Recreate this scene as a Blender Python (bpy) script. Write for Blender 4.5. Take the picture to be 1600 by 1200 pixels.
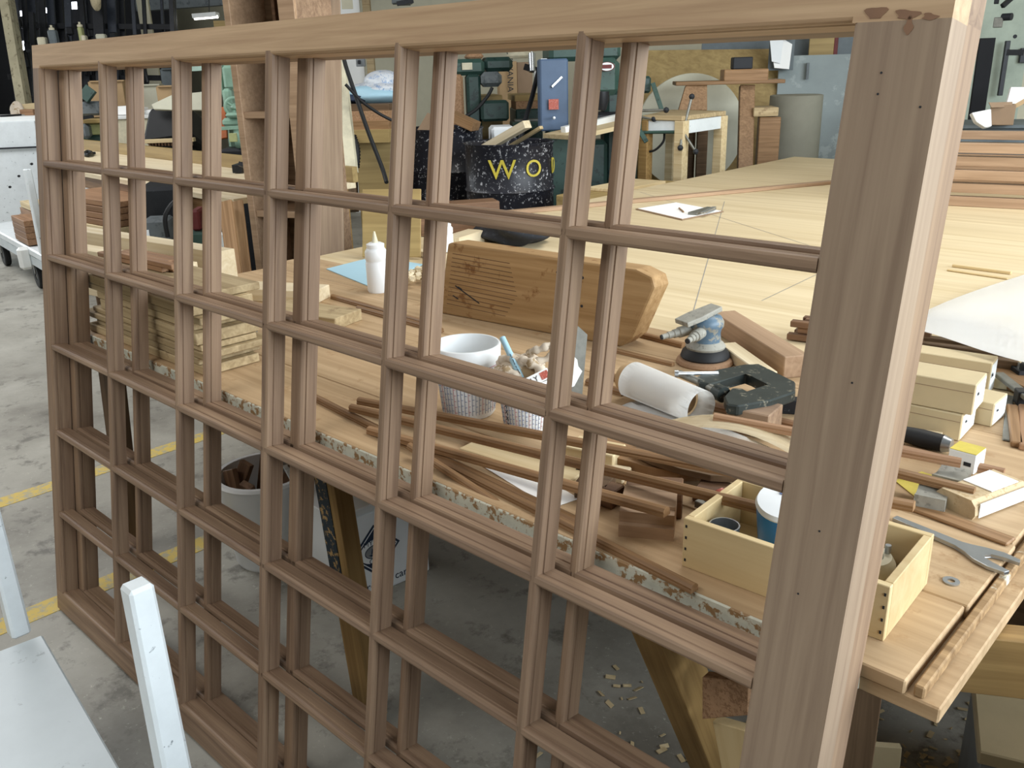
import bpy, bmesh, math, random
from mathutils import Vector, Matrix, Quaternion
random.seed(7)
for o in list(bpy.data.objects): bpy.data.objects.remove(o)
SC = bpy.context.scene
COL = SC.collection
# ---------------------------------------------------------------- camera
FPX = 1379.726                                   # focal length in pixels of the 1600 x 1200 frame
CAM = Vector((2.617, -0.694, 1.507))
RX = Vector((0.72617, 0.68699, -0.02684))        # image right
DN = Vector((0.21311, -0.26204, -0.94123))       # image down
FW = Vector((-0.65365, 0.67778, -0.33669))       # view direction
cd = bpy.data.cameras.new('camera'); cam = bpy.data.objects.new('camera', cd); COL.objects.link(cam)
cam.matrix_world = Matrix(((RX.x, -DN.x, -FW.x, CAM.x), (RX.y, -DN.y, -FW.y, CAM.y), (RX.z, -DN.z, -FW.z, CAM.z), (0, 0, 0, 1)))
cd.sensor_width = 36; cd.lens = FPX / 1600 * 36; cd.clip_start = .02; cd.clip_end = 100
SC.camera = cam
# ---------------------------------------------------------------- world, exposure, large lights
SC.view_settings.view_transform = 'Standard'; SC.view_settings.look = 'None'; SC.view_settings.gamma = 1
SC.view_settings.use_curve_mapping = False
SC.view_settings.exposure = 0.1
W = bpy.data.worlds.new('sky'); SC.world = W; W.use_nodes = True
wn = W.node_tree.nodes; bg = wn['Background']; bg.inputs[0].default_value = (.72, .86, 1, 1); bg.inputs[1].default_value = 1.6
FLOOR = -.008
ROOM = dict(x0=-14.0, x1=5.6, y0=-4.2, y1=7.4, z1=4.3)
def area(name, loc, size, energy, color, target):
    l = bpy.data.lights.new(name, 'AREA'); l.shape = 'RECTANGLE'; l.size, l.size_y = size; l.energy = energy; l.color = color
    o = bpy.data.objects.new(name, l); COL.objects.link(o); o.location = loc
    o.rotation_euler = (Vector(target) - Vector(loc)).to_track_quat('-Z', 'Y').to_euler()
    return o
DAY = (.86, .94, 1.0)
area('daylight_windows', (5.5, 1.9, 2.35), (6.4, 2.3), 430, DAY, (0, 1.9, 2.0))            # window band in the right-hand wall
area('daylight_window_far', (-13.8, -.4, 2.1), (3.0, 2.4), 170, DAY, (0, -.4, 1.6))       # windows at the far left end
area('skylight_left', (-5.0, .2, 4.2), (3.5, 2.5), 190, (.98, .99, 1), (-5.0, .2, 0))
area('fill_front', (.3, -2.9, 4.2), (3.4, 1.6), 95, (1, .98, .95), (.3, -2.4, 0))  # added fill lamp, brightens the sash fronts, foreground floor and cart
area('skylight_back', (1.7, 2.9, 4.2), (3.4, 1.6), 105, (1, .98, .93), (1.7, 2.9, 0))
# ---------------------------------------------------------------- pixel -> place
def ray(u, v): return RX * ((u - 800) / FPX) + DN * ((v - 600) / FPX) + FW
def at(u, v, z=.824):                            # where the ray of a pixel meets the level plane z
    r = ray(u, v); return CAM + r * ((z - CAM.z) / r.z)
def aty(u, v, y):
    r = ray(u, v); return CAM + r * ((y - CAM.y) / r.y)
def atx(u, v, x):
    r = ray(u, v); return CAM + r * ((x - CAM.x) / r.x)
def dep(u, v, d): return CAM + ray(u, v) * d     # a distance along the view
# ---------------------------------------------------------------- materials
def srgb(h):
    h = h.lstrip('#'); c = [int(h[i:i+2], 16) / 255 for i in (0, 2, 4)]
    return tuple(x / 12.92 if x <= .04045 else ((x + .055) / 1.055) ** 2.4 for x in c) + (1,)
MATS = {}
def newmat(name):
    m = bpy.data.materials.new(name); m.use_nodes = True; nt = m.node_tree
    b = nt.nodes['Principled BSDF']; MATS[name] = m
    return m, nt, b
def N(nt, t, **kw):
    n = nt.nodes.new(t)
    for k, v in kw.items():
        if k.startswith('i_'): n.inputs[k[2:].replace('_', ' ')].default_value = v
        else: setattr(n, k, v)
    return n
def ramp(nt, fac, stops):
    r = nt.nodes.new('ShaderNodeValToRGB'); nt.links.new(fac, r.inputs[0]); e = r.color_ramp.elements
    while len(e) < len(stops): e.new(.5)
    for k, (p, c) in enumerate(stops): e[k].position = p; e[k].color = c if len(c) == 4 else (*c, 1)
    return r.outputs[0]
def mix(nt, fac, a, b, mode='MIX'):
    n = nt.nodes.new('ShaderNodeMix'); n.data_type = 'RGBA'; n.blend_type = mode
    for s, v in ((n.inputs[0], fac), (n.inputs[6], a), (n.inputs[7], b)):
        if hasattr(v, 'links') or hasattr(v, 'is_linked'): nt.links.new(v, s)
        else: s.default_value = v
    return n.outputs[2]
def coords(nt, scale, rnd=True):
    tc = nt.nodes.new('ShaderNodeTexCoord'); mp = nt.nodes.new('ShaderNodeMapping'); mp.inputs['Scale'].default_value = scale
    nt.links.new(tc.outputs['Object'], mp.inputs[0])
    if rnd:
        oi = nt.nodes.new('ShaderNodeObjectInfo'); mul = N(nt, 'ShaderNodeVectorMath', operation='SCALE')
        mul.inputs[0].default_value = (13, 7, 5); nt.links.new(oi.outputs['Random'], mul.inputs['Scale'])
        nt.links.new(mul.outputs[0], mp.inputs['Location'])
    return mp.outputs[0]
def noise(nt, vec, scale, detail=4, rough=.55, dist=0):
    n = N(nt, 'ShaderNodeTexNoise'); n.inputs['Scale'].default_value = scale; n.inputs['Detail'].default_value = detail
    n.inputs['Roughness'].default_value = rough; n.inputs['Distortion'].default_value = dist; nt.links.new(vec, n.inputs['Vector'])
    return n.outputs['Fac']
def bump(nt, b, h, strength=.2, dist=.002):
    n = N(nt, 'ShaderNodeBump'); n.inputs['Strength'].default_value = strength; n.inputs['Distance'].default_value = dist
    nt.links.new(h, n.inputs['Height']); nt.links.new(n.outputs[0], b.inputs['Normal'])
def vary(nt, col, amt=.15):
    oi = nt.nodes.new('ShaderNodeObjectInfo'); mr = N(nt, 'ShaderNodeMapRange'); nt.links.new(oi.outputs['Random'], mr.inputs[0])
    mr.inputs[3].default_value = 1 - amt; mr.inputs[4].default_value = 1 + amt * .6
    h = nt.nodes.new('ShaderNodeHueSaturation'); nt.links.new(mr.outputs[0], h.inputs['Value']); nt.links.new(col, h.inputs['Color'])
    return h.outputs[0]
def wood(name, a, b_, grain=1., rough=.55, vary_=.12, axis=0, speck=None, band=.4):
    m, nt, b = newmat(name)
    s = [60 * grain] * 3; s[axis] = 2.2 * grain
    v = coords(nt, s)
    f = noise(nt, v, 1., 5, .6, .6)
    s2 = [9 * grain] * 3; s2[axis] = .9
    f2 = noise(nt, coords(nt, s2), 1., 3, .5, 1.)
    c = ramp(nt, f, [(.3, srgb(b_)), (.7, srgb(a))])
    c2 = ramp(nt, f2, [(.35, (.68, .64, .6, 1)), (.65, (1, 1, 1, 1))])
    c = mix(nt, band, c, c2, 'MULTIPLY')
    if speck:
        w = noise(nt, coords(nt, (14, 14, 14)), 1., 6, .7)
        c = mix(nt, ramp(nt, w, [(.58, (0, 0, 0, 1)), (.66, (1, 1, 1, 1))]), c, srgb(speck))
    c = vary(nt, c, vary_)
    nt.links.new(c, b.inputs['Base Color']); b.inputs['Roughness'].default_value = rough
    b.inputs['Specular IOR Level'].default_value = .3
    bump(nt, b, f, .12, .001)
    return m
def paint(name, col, rough=.5, wear=None, amount=.4, scale=12, spec=.4, metal=0., vary_=.0, dirt=.12):
    m, nt, b = newmat(name)
    v = coords(nt, (1, 1, 1)); f = noise(nt, v, scale, 6, .65)
    base = srgb(col); dk = tuple(x * (1 - dirt * 2) for x in base[:3]) + (1,)
    c = ramp(nt, f, [(.3, dk), (.6, base)])
    if wear:
        f2 = noise(nt, v, scale * 2.2, 8, .7)
        c = mix(nt, ramp(nt, f2, [(1 - amount - .04, (0, 0, 0, 1)), (1 - amount, (1, 1, 1, 1))]), c, srgb(wear))
    if vary_: c = vary(nt, c, vary_)
    nt.links.new(c, b.inputs['Base Color']); b.inputs['Roughness'].default_value = rough
    b.inputs['Metallic'].default_value = metal; b.inputs['Specular IOR Level'].default_value = spec
    return m
def emit(name, col, strength):
    m, nt, b = newmat(name); b.inputs['Base Color'].default_value = srgb(col)
    b.inputs['Emission Color'].default_value = srgb(col); b.inputs['Emission Strength'].default_value = strength
    return m
def M(n): return MATS[n]
# sash hardwood, bench timbers, mouldings, sheet goods
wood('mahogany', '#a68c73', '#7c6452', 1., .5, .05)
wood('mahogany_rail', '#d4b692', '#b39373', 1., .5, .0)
paint('glue', '#8a6850', .3)
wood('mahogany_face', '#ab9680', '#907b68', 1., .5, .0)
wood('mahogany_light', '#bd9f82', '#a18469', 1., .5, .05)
wood('moulding', '#a98662', '#80603f', 1.2, .5, .18)
wood('red_wood', '#ad8868', '#87664c', 1., .55, .15)
wood('walnut', '#8a6a50', '#5d4433', 1., .5, .15)
wood('pine', '#e8d6ae', '#cdb588', .8, .6, .1)
wood('pale_wood', '#efe2c6', '#d9c6a0', .8, .6, .06)
wood('old_timber', '#b8976c', '#94734a', .8, .6, .0, speck='#7c5632')
wood('bench_wood', '#c8ac88', '#a88c69', .6, .65, .06, speck='#a68763', band=.25)
wood('bench_edge', '#b99a72', '#7d6243', 1., .7, .05, speck='#d8d6c4')
wood('ply_table', '#decdaa', '#c9b58e', .35, .6, .0, band=.18)
wood('ply_yellow', '#b39b68', '#967f52', .5, .55, .05)
wood('birch_ply', '#dcc79a', '#ccb283', .5, .5, .03)
wood('rough_board', '#cdb993', '#a28d69', .9, .7, .2, speck='#8f7a5c')
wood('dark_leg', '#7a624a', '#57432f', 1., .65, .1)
wood('leg_tan', '#a98a58', '#84673d', .9, .6, .1)
paint('particle', '#b08a68', .7, '#8d6a4c', .45, 60)
paint('chip_paint', '#d7d8c8', .6, '#9a7a54', .45, 22)
paint('black_paint_leg', '#20303a', .5, '#a98a58', .42, 30)
paint('white_paint', '#e6edf0', .35, '#8f979b', .33, 14, dirt=.04)
paint('white_clean', '#eef0ee', .4, dirt=.02)
paint('cart_white', '#cfd8dc', .45, '#aeb6ba', .36, 5, dirt=.04)
paint('cream', '#ddd6bb', .6)
paint('cream_dull', '#b4ac90', .6, '#857d66', .4, 6)
paint('wall_cream', '#d9d4bc', .8, dirt=.05, scale=3)
paint('wall_shop', '#85837b', .85, dirt=.08, scale=3)
paint('ceiling_dark', '#5f5c56', .9, dirt=.1, scale=3)
paint('wall_blue', '#9aa4a4', .8, '#a8b1b0', .4, 2, dirt=.08)
paint('wall_green', '#aab5a6', .7, '#7e8a7c', .3, 6, dirt=.1)
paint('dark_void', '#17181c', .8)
paint('black_iron', '#24262a', .45, '#4c5158', .32, 30, metal=.2)
paint('dark_rubber', '#1b1c1e', .6)
paint('green_machine', '#39544c', .45, '#22332f', .38, 10)
paint('mint_machine', '#8eb09c', .45, '#8b6c52', .33, 16)
paint('green_dark', '#2c443f', .45, '#1a2a28', .4, 10)
paint('grey_machine', '#6d7477', .5, '#50575a', .4, 8)
paint('blue_grey', '#5a6f8c', .45, dirt=.08, scale=5)
paint('slate', '#6b7478', .6, dirt=.08)
paint('slate_dark', '#31363f', .5, '#4c5158', .35, 20)
paint('sack_white', '#d3d8de', .35, '#8fa5c4', .42, 14)
paint('olive_paint', '#b7bb85', .5)
paint('drum_black', '#23242c', .4, '#b8b9bd', .38, 20)
paint('yellow_paint', '#d0bf4a', .5)
paint('orange_guard', '#b8622f', .5)
paint('red_print', '#bf6152', .5, '#d9a89c', .4, 90)
paint('steel', '#b9bec2', .3, metal=.9, dirt=.08)
paint('steel_dull', '#8f8f88', .45, metal=.7, dirt=.15, scale=30)
paint('cardboard', '#b99b74', .75, dirt=.05)
paint('cardboard_dark', '#9a8168', .75, dirt=.05)
paint('carton_tan', '#c9b792', .7, dirt=.04)
paint('carton_white', '#eef2f4', .6, dirt=.02)
paint('paper', '#fafaf8', .7, dirt=.005)
paint('blue_paper', '#a9cfe0', .6, dirt=.02)
paint('plastic_white', '#e9ebec', .35, dirt=.01)
paint('ink', '#23262c', .6, dirt=.02)
paint('ink_blue', '#5a6f9a', .6)
paint('ink_red', '#b8737a', .6)
paint('navy_print', '#22324a', .6)
paint('blue_tin', '#2d79b5', .3, dirt=.05)
paint('sander_blue', '#5d7486', .4, '#8c8a80', .45, 26)
paint('dust_grey', '#9c9a90', .55, '#7c7a72', .4, 40)
paint('sand_pad', '#a07f62', .8, '#8a6a50', .4, 60)
paint('clamp_iron', '#3c4240', .4, '#7d7a6c', .38, 24, metal=.4)
paint('rag', '#d9cbb8', .9, '#a08a6a', .42, 9)
paint('black_cloth', '#26282d', .9, '#34373d', .4, 14)
paint('grey_roll', '#8d8b7d', .8, dirt=.04)
paint('mauve', '#bda79b', .6)
paint('disc_white', '#cfcdb9', .7, dirt=.08, scale=3)
paint('rope', '#c9bb9a', .9, '#9c8d6c', .4, 60)
paint('leaf_green', '#2f5f4b', .5)
paint('maroon', '#6a2b2a', .6)
paint('sandpaper_tan', '#cbb591', .8, '#b39a74', .4, 40)
paint('label_yellow', '#d9c65a', .6)
paint('tape_grey', '#8b8f92', .5)
emit('tube_glow', '#fffdf2', 6.)
emit('window_glow', '#eef4ff', 5.)
def concrete():
    m, nt, b = newmat('concrete')
    v = coords(nt, (1, 1, 1), False)
    f = noise(nt, v, 1.3, 8, .65); f2 = noise(nt, v, 9, 8, .7); f3 = noise(nt, v, 70, 4, .7)
    c = ramp(nt, f, [(.32, srgb('#77736a')), (.52, srgb('#a29f95')), (.72, srgb('#bab8ae'))])
    c = mix(nt, ramp(nt, f2, [(.54, (0, 0, 0, 1)), (.66, (.8, .8, .8, 1))]), c, srgb('#67645c'))
    c = mix(nt, ramp(nt, f3, [(.62, (0, 0, 0, 1)), (.72, (.6, .6, .6, 1))]), c, srgb('#d3d1c4'))
    nt.links.new(c, b.inputs['Base Color']); b.inputs['Roughness'].default_value = .55; bump(nt, b, f2, .1, .003)
concrete()
def worn_yellow():
    m, nt, b = newmat('worn_yellow'); v = coords(nt, (1, 1, 1), False); f = noise(nt, v, 24, 8, .75)
    c = ramp(nt, f, [(.42, srgb('#b0aa90')), (.52, srgb('#d9bd5c'))])
    nt.links.new(c, b.inputs['Base Color']); b.inputs['Roughness'].default_value = .6
worn_yellow()
def plastic_clear():
    m, nt, b = newmat('bucket_plastic'); b.inputs['Base Color'].default_value = srgb('#eceff0'); b.inputs['Roughness'].default_value = .3
    b.inputs['Subsurface Weight'].default_value = .3; b.inputs['Subsurface Radius'].default_value = (.02, .02, .02)
plastic_clear()
# ---------------------------------------------------------------- mesh helpers
WM = {}
def wm(o): return WM.get(o.name, Matrix())
def link(o, world, parent=None):
    COL.objects.link(o); WM[o.name] = world.copy()
    if parent:
        o.parent = parent; o.matrix_basis = wm(parent).inverted() @ world
    else: o.matrix_basis = world
    return o
def tag(o, label, cat, group=None, kind=None):
    if label: o['label'] = label
    if cat: o['category'] = cat
    if group: o['group'] = group
    if kind: o['kind'] = kind
    return o
def thing(name, label, cat, loc, rotz=0., group=None):
    o = bpy.data.objects.new(name, None); o.empty_display_size = .05
    link(o, Matrix.Translation(Vector(loc)) @ Matrix.Rotation(rotz, 4, 'Z')); tag(o, label, cat, group); return o
def frame(loc, x, z=(0, 0, 1)):                  # matrix with local X along x, Z close to z
    x = Vector(x).normalized(); z = Vector(z); y = z.cross(x)
    if y.length < 1e-6: y = Vector((0, 1, 0)).cross(x)
    y.normalize(); z = x.cross(y); m = Matrix((x, y, z)).transposed().to_4x4(); m.translation = Vector(loc); return m
def from_bm(name, bm, mat, world=None, parent=None, smooth=False):
    me = bpy.data.meshes.new(name); bmesh.ops.recalc_face_normals(bm, faces=bm.faces); bm.to_mesh(me); bm.free()
    mats = mat if isinstance(mat, (list, tuple)) else [mat]
    for x in mats: me.materials.append(M(x) if isinstance(x, str) else x)
    if smooth:
        for p in me.polygons: p.use_smooth = True
    return link(bpy.data.objects.new(name, me), world or Matrix(), parent)
def bm_box(bm, size, center=(0, 0, 0), bevel=0., rot=None):
    g = bmesh.ops.create_cube(bm, size=1.); vs = g['verts']
    m = Matrix.Translation(Vector(center)) @ (rot.to_4x4() if rot else Matrix()) @ Matrix.Diagonal((*size, 1))
    bmesh.ops.transform(bm, matrix=m, verts=vs)
    if bevel:
        es = list({e for v in vs for e in v.link_edges}); bmesh.ops.bevel(bm, geom=es, offset=bevel, segments=1, affect='EDGES', profile=.5)
def box(name, size, mat, world, parent=None, bevel=.002, base=False):
    bm = bmesh.new(); bm_box(bm, size, (0, 0, size[2] / 2) if base else (0, 0, 0), bevel); return from_bm(name, bm, mat, world, parent)
def bar(name, A, B, w, h, mat, parent=None, up=(0, 0, 1), bevel=.0015, rise=True):
    """A straight stick from A to B; w across, h along up; with rise the A-B line is its underside."""
    A, B = Vector(A), Vector(B); fr = frame((A + B) / 2, B - A, up)
    if rise: fr.translation += fr.col[2].to_3d() * (h / 2)
    return box(name, ((B - A).length, w, h), mat, fr, parent, bevel)
def prism(name, prof, length, mat, world, parent=None, smooth=False):
    """Profile of (y, z) points pushed along local X, centred."""
    bm = bmesh.new(); n = len(prof)
    a = [bm.verts.new((-length / 2, y, z)) for y, z in prof]; b = [bm.verts.new((length / 2, y, z)) for y, z in prof]
    for i in range(n): bm.faces.new((a[i], a[(i + 1) % n], b[(i + 1) % n], b[i]))
    bm.faces.new(a[::-1]); bm.faces.new(b); return from_bm(name, bm, mat, world, parent, smooth)
def bm_lathe(bm, prof, seg=32, cap=True, m=None):
    rings = []
    for r, z in prof:
        if r < 1e-5: rings.append([bm.verts.new((0, 0, z))])
        else: rings.append([bm.verts.new((r * math.cos(2 * math.pi * k / seg), r * math.sin(2 * math.pi * k / seg), z)) for k in range(seg)])
    for p, q in zip(rings, rings[1:]):
        for k in range(seg):
            a, b = p[k % len(p)], p[(k + 1) % len(p)]; c, d = q[(k + 1) % len(q)], q[k % len(q)]
            vs = [a]; [vs.append(x) for x in (b, c, d) if x not in vs]
            if len(vs) > 2: bm.faces.new(vs)
    if cap:
        if len(rings[0]) > 2: bm.faces.new(rings[0][::-1])
        if len(rings[-1]) > 2: bm.faces.new(rings[-1])
    if m: bmesh.ops.transform(bm, matrix=m, verts=[v for r in rings for v in r])
def lathe(name, prof, mat, world, parent=None, seg=32, cap=True, smooth=True):
    bm = bmesh.new(); bm_lathe(bm, prof, seg, cap); o = from_bm(name, bm, mat, world, parent, smooth)
    if smooth: sharp(o)
    return o
def sharp(o, ang=40):
    me = o.data
    bm = bmesh.new(); bm.from_mesh(me)
    for e in bm.edges:
        if len(e.link_faces) == 2 and e.calc_face_angle(0) > math.radians(ang): e.smooth = False
    bm.to_mesh(me); bm.free()
def spline(pts, n=8):
    P = [Vector(p) for p in pts]; out = []
    for i in range(len(P) - 1):
        p0 = P[max(i - 1, 0)]; p1 = P[i]; p2 = P[i + 1]; p3 = P[min(i + 2, len(P) - 1)]
        for k in range(n):
            t = k / n; out.append(.5 * ((2 * p1) + (p2 - p0) * t + (2 * p0 - 5 * p1 + 4 * p2 - p3) * t * t + (3 * p1 - p0 - 3 * p2 + p3) * t ** 3))
    out.append(P[-1]); return out
def bm_tube(bm, pts, r, seg=8, closed=False):
    P = [Vector(p) for p in pts]; rings = []; n = len(P)
    rr = r if isinstance(r, (list, tuple)) else [r] * n
    up = None
    for i in range(n):
        t = (P[(i + 1) % n] - P[i - 1]) if closed else (P[min(i + 1, n - 1)] - P[max(i - 1, 0)])
        t.normalize()
        if up is None: up = Vector((0, 0, 1)) if abs(t.z) < .9 else Vector((1, 0, 0))
        x = t.cross(up).normalized(); up = x.cross(t)
        rings.append([bm.verts.new(P[i] + (x * math.cos(2 * math.pi * k / seg) + up * math.sin(2 * math.pi * k / seg)) * rr[i]) for k in range(seg)])
    prs = list(zip(rings, rings[1:])) + ([(rings[-1], rings[0])] if closed else [])
    for a, b in prs:
        for k in range(seg): bm.faces.new((a[k], a[(k + 1) % seg], b[(k + 1) % seg], b[k]))
    if not closed: bm.faces.new(rings[0][::-1]); bm.faces.new(rings[-1])
def tube(name, pts, r, mat, parent=None, seg=8, closed=False, world=None):
    c = Vector(pts[0]) if world is None else Vector((0, 0, 0))
    bm = bmesh.new(); bm_tube(bm, [Vector(p) - c for p in pts], r, seg, closed)
    o = from_bm(name, bm, mat, Matrix.Translation(c) if world is None else world, parent, True); sharp(o, 60); return o
def slab(name, pts, thick, mat, z=None, parent=None, bevel=0., up=None):
    """Flat outline (world points, seen from above) with a thickness going down."""
    P = [Vector(p) for p in pts]; c = sum(P, Vector()) / len(P)
    d = Vector((0, 0, -thick)) if up is None else -Vector(up).normalized() * thick
    bm = bmesh.new(); a = [bm.verts.new(p - c) for p in P]; b = [bm.verts.new(p - c + d) for p in P]; n = len(P)
    bm.faces.new(a); bm.faces.new(b[::-1])
    for i in range(n): bm.faces.new((a[i], b[i], b[(i + 1) % n], a[(i + 1) % n]))
    if bevel: bmesh.ops.bevel(bm, geom=list(bm.edges), offset=bevel, segments=1, affect='EDGES', profile=.5)
    return from_bm(name, bm, mat, Matrix.Translation(c), parent)
def shape(name, outline, thick, mat, world, parent=None, bevel=0.):
    """2-D outline in local XY with a thickness up local Z."""
    bm = bmesh.new(); a = [bm.verts.new((x, y, 0)) for x, y in outline]; b = [bm.verts.new((x, y, thick)) for x, y in outline]; n = len(a)
    bm.faces.new(a[::-1]); bm.faces.new(b)
    for i in range(n): bm.faces.new((a[i], a[(i + 1) % n], b[(i + 1) % n], b[i]))
    if bevel: bmesh.ops.bevel(bm, geom=list(bm.edges), offset=bevel, segments=2, affect='EDGES', profile=.5)
    return from_bm(name, bm, mat, world, parent)
def grid(name, fn, nu, nv, mat, world=None, parent=None, thick=0., closed_u=False):
    bm = bmesh.new(); vs = [[bm.verts.new(fn(i / nu, j / nv)) for j in range(nv + 1)] for i in range(nu + 1)]
    for i in range(nu):
        for j in range(nv): bm.faces.new((vs[i][j], vs[i + 1][j], vs[i + 1][j + 1], vs[i][j + 1]))
    if thick: bmesh.ops.solidify(bm, geom=list(bm.faces), thickness=thick)
    return from_bm(name, bm, mat, world, parent, True)
def text(name, body, size, mat, world, parent=None, depth=.0004, align='CENTER', squash=1.):
    c = bpy.data.curves.new(name, 'FONT'); c.body = body; c.size = size; c.extrude = depth; c.align_x = align; c.align_y = 'CENTER'
    c.resolution_u = 4
    t = bpy.data.objects.new(name, c); COL.objects.link(t); dg = bpy.context.evaluated_depsgraph_get()
    me = bpy.data.meshes.new_from_object(t.evaluated_get(dg)); bpy.data.objects.remove(t); bpy.data.curves.remove(c)
    if squash != 1.:
        for v in me.vertices: v.co.x *= squash
    me.materials.clear(); me.materials.append(M(mat)); o = bpy.data.objects.new(name, me); return link(o, world, parent)
def face_frame(center, right, up):               # local X = right, Y = up, Z = out of the face
    r = Vector(right).normalized(); u = Vector(up); n = r.cross(u).normalized(); u = n.cross(r)
    m = Matrix((r, u, n)).transposed().to_4x4(); m.translation = Vector(center); return m
def copy_tree(root, world, label=None):
    r = root.copy(); WMr = wm(root); link(r, world)
    r.parent = None; r.matrix_basis = world
    for ch in list(root.children):
        c = ch.copy(); link(c, world @ WMr.inverted() @ wm(ch), r)
        for g in ch.children:
            d = g.copy(); link(d, world @ WMr.inverted() @ wm(g), c)
    if label: r['label'] = label
    return r
# ================================================================ the room
R = ROOM
def plane_box(name, lo, hi, mat):
    lo, hi = Vector(lo), Vector(hi); o = box(name, tuple(hi - lo), mat, Matrix.Translation((lo + hi) / 2), None, 0.); o['kind'] = 'structure'; return o
plane_box('floor', (R['x0'], R['y0'], FLOOR - .1), (R['x1'], R['y1'], FLOOR), 'concrete')
plane_box('ceiling', (R['x0'], R['y0'], R['z1']), (R['x1'], R['y1'], R['z1'] + .1), 'ceiling_dark')
plane_box('wall_back', (R['x0'], R['y1'], FLOOR), (R['x1'], R['y1'] + .15, R['z1']), 'wall_cream')
plane_box('wall_front', (R['x0'], R['y0'] - .15, FLOOR), (R['x1'], R['y0'], R['z1']), 'wall_shop')
plane_box('wall_left', (R['x0'] - .15, R['y0'], FLOOR), (R['x0'], R['y1'], R['z1']), 'wall_cream')
plane_box('wall_right', (R['x1'], R['y0'], FLOOR), (R['x1'] + .15, R['y1'], R['z1']), 'wall_shop')
for k, xl in enumerate((-.92, -.035)):
    o = plane_box('trim_%d' % (k + 1), (xl - .045, -3, FLOOR), (xl + .045, 6.5, FLOOR + .0015), 'worn_yellow')
# ================================================================ the two window sashes
LEAN = math.radians(8.6346)
MPROF = [(-.004, 0), (.004, 0), (.0072, .0018), (.009, .006), (.009, .0100), (.0072, .0112), (.0072, .0132), (.009, .0140), (.009, .038),
         (-.009, .038), (-.009, .0140), (-.0072, .0132), (-.0072, .0112), (-.009, .0100), (-.009, .006), (-.0072, .0018)]
def stick(y0, y1, thick, inner):
    """Cross-section (across, depth) of a stile or rail from y0 to y1; the moulded edge is on the inner sides."""
    p = []
    hi = [(y1 - .006, 0), (y1 - .0028, .0018), (y1 - .001, .006), (y1 - .001, .0100), (y1 - .0028, .0112), (y1 - .0028, .0132), (y1, .0140), (y1, thick)] if inner > 0 else [(y1, 0), (y1, thick)]
    lo = [(y0, thick), (y0, 0)] if inner > 0 else [(y0, thick), (y0, .0140), (y0 + .0028, .0132), (y0 + .0028, .0112), (y0 + .001, .0100), (y0 + .001, .006), (y0 + .0028, .0018), (y0 + .006, 0)]
    return lo[-1:] + hi + lo[:-1]
def sash(label, ox, oz, od, L, H, lw, rw, top, bot, cols, rows, thick, wide=None, mats=('mahogany',) * 4):
    base = Matrix.Rotation(-LEAN, 4, 'X')
    T = bpy.data.objects.new('window_sash', None); link(T, base @ Matrix.Translation((ox, od, oz))); tag(T, label, 'window sash', 'multi-pane hardwood window sashes')
    Tw = wm(T)
    # in T's frame: X along the sash, Y depth, Z up.  vertical members: local X = up, local Y = -sash X
    def vert(name, prof, z0, z1, x, mat):
        m = Tw @ Matrix.Translation((x, 0, (z0 + z1) / 2)) @ Matrix(((0, 1, 0, 0), (0, 0, 1, 0), (1, 0, 0, 0), (0, 0, 0, 1)))
        return prism(name, prof, z1 - z0, mat, m, T)
    def hor(name, prof, x0, x1, z, mat):
        m = Tw @ Matrix.Translation(((x0 + x1) / 2, 0, z)) @ Matrix(((1, 0, 0, 0), (0, 0, 1, 0), (0, 1, 0, 0), (0, 0, 0, 1)))
        return prism(name, prof, x1 - x0, mat, m, T)
    def rail(prof, z0, z1, mat):
        bm = bmesh.new()
        for x0, x1, pr in ((0, lw, [(z0, 0), (z1, 0), (z1, thick), (z0, thick)]), (lw, L - rw, prof), (L - rw, L, [(z0, 0), (z1, 0), (z1, thick), (z0, thick)])):
            a = [bm.verts.new((x0, y, z)) for y, z in pr]; b = [bm.verts.new((x1, y, z)) for y, z in pr]; n = len(pr)
            for i in range(n): bm.faces.new((a[i], a[(i + 1) % n], b[(i + 1) % n], b[i]))
            if x0 == 0 or pr is not prof: bm.faces.new(a[::-1]); bm.faces.new(b)
        m = Tw @ Matrix(((1, 0, 0, 0), (0, 0, 1, 0), (0, 1, 0, 0), (0, 0, 0, 1)))
        return from_bm('rail', bm, mat, m, T)
    rail(stick(H - top, H, thick, -1), H - top, H, mats[0])
    rail(stick(0, bot, thick, 1), 0, bot, mats[1])
    vert('stile', stick(0, lw, thick, 1), bot, H - top, 0, mats[3])
    vert('stile', stick(L - rw, L, thick, -1), bot, H - top, 0, mats[2])
    for k, c in enumerate(cols):
        pr = MPROF if not (wide and k == wide[0]) else [(y + (wide[1] if y > 0 else -wide[1]), z) for y, z in MPROF]
        vert('muntin', pr, bot - .008, H - top + .008, c, mats[3])
    xs = [lw] + list(cols) + [L - rw]
    for r_ in rows:
        for k in range(len(xs) - 1):
            hor('muntin', MPROF, xs[k] - (.002 if k == 0 else -.002), xs[k + 1] + (-.002 if k < len(xs) - 2 else .002), r_, mats[3])
    return T
CX = [.405 + .3614 * k + .009 for k in range(5)]
RZ = [1.31 - .25 * k + .006 for k in range(5)]
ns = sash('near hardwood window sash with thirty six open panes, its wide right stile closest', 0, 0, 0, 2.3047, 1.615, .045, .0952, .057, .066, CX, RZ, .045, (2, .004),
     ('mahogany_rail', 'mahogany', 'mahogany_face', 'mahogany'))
sash('second hardwood window sash leaning right behind the near one, against the bench edge', .034, .006, .0475, 2.269, 1.612, .045, .06, .057, .066, [c + .002 for c in CX], RZ, .0455, (2, .009))

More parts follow.
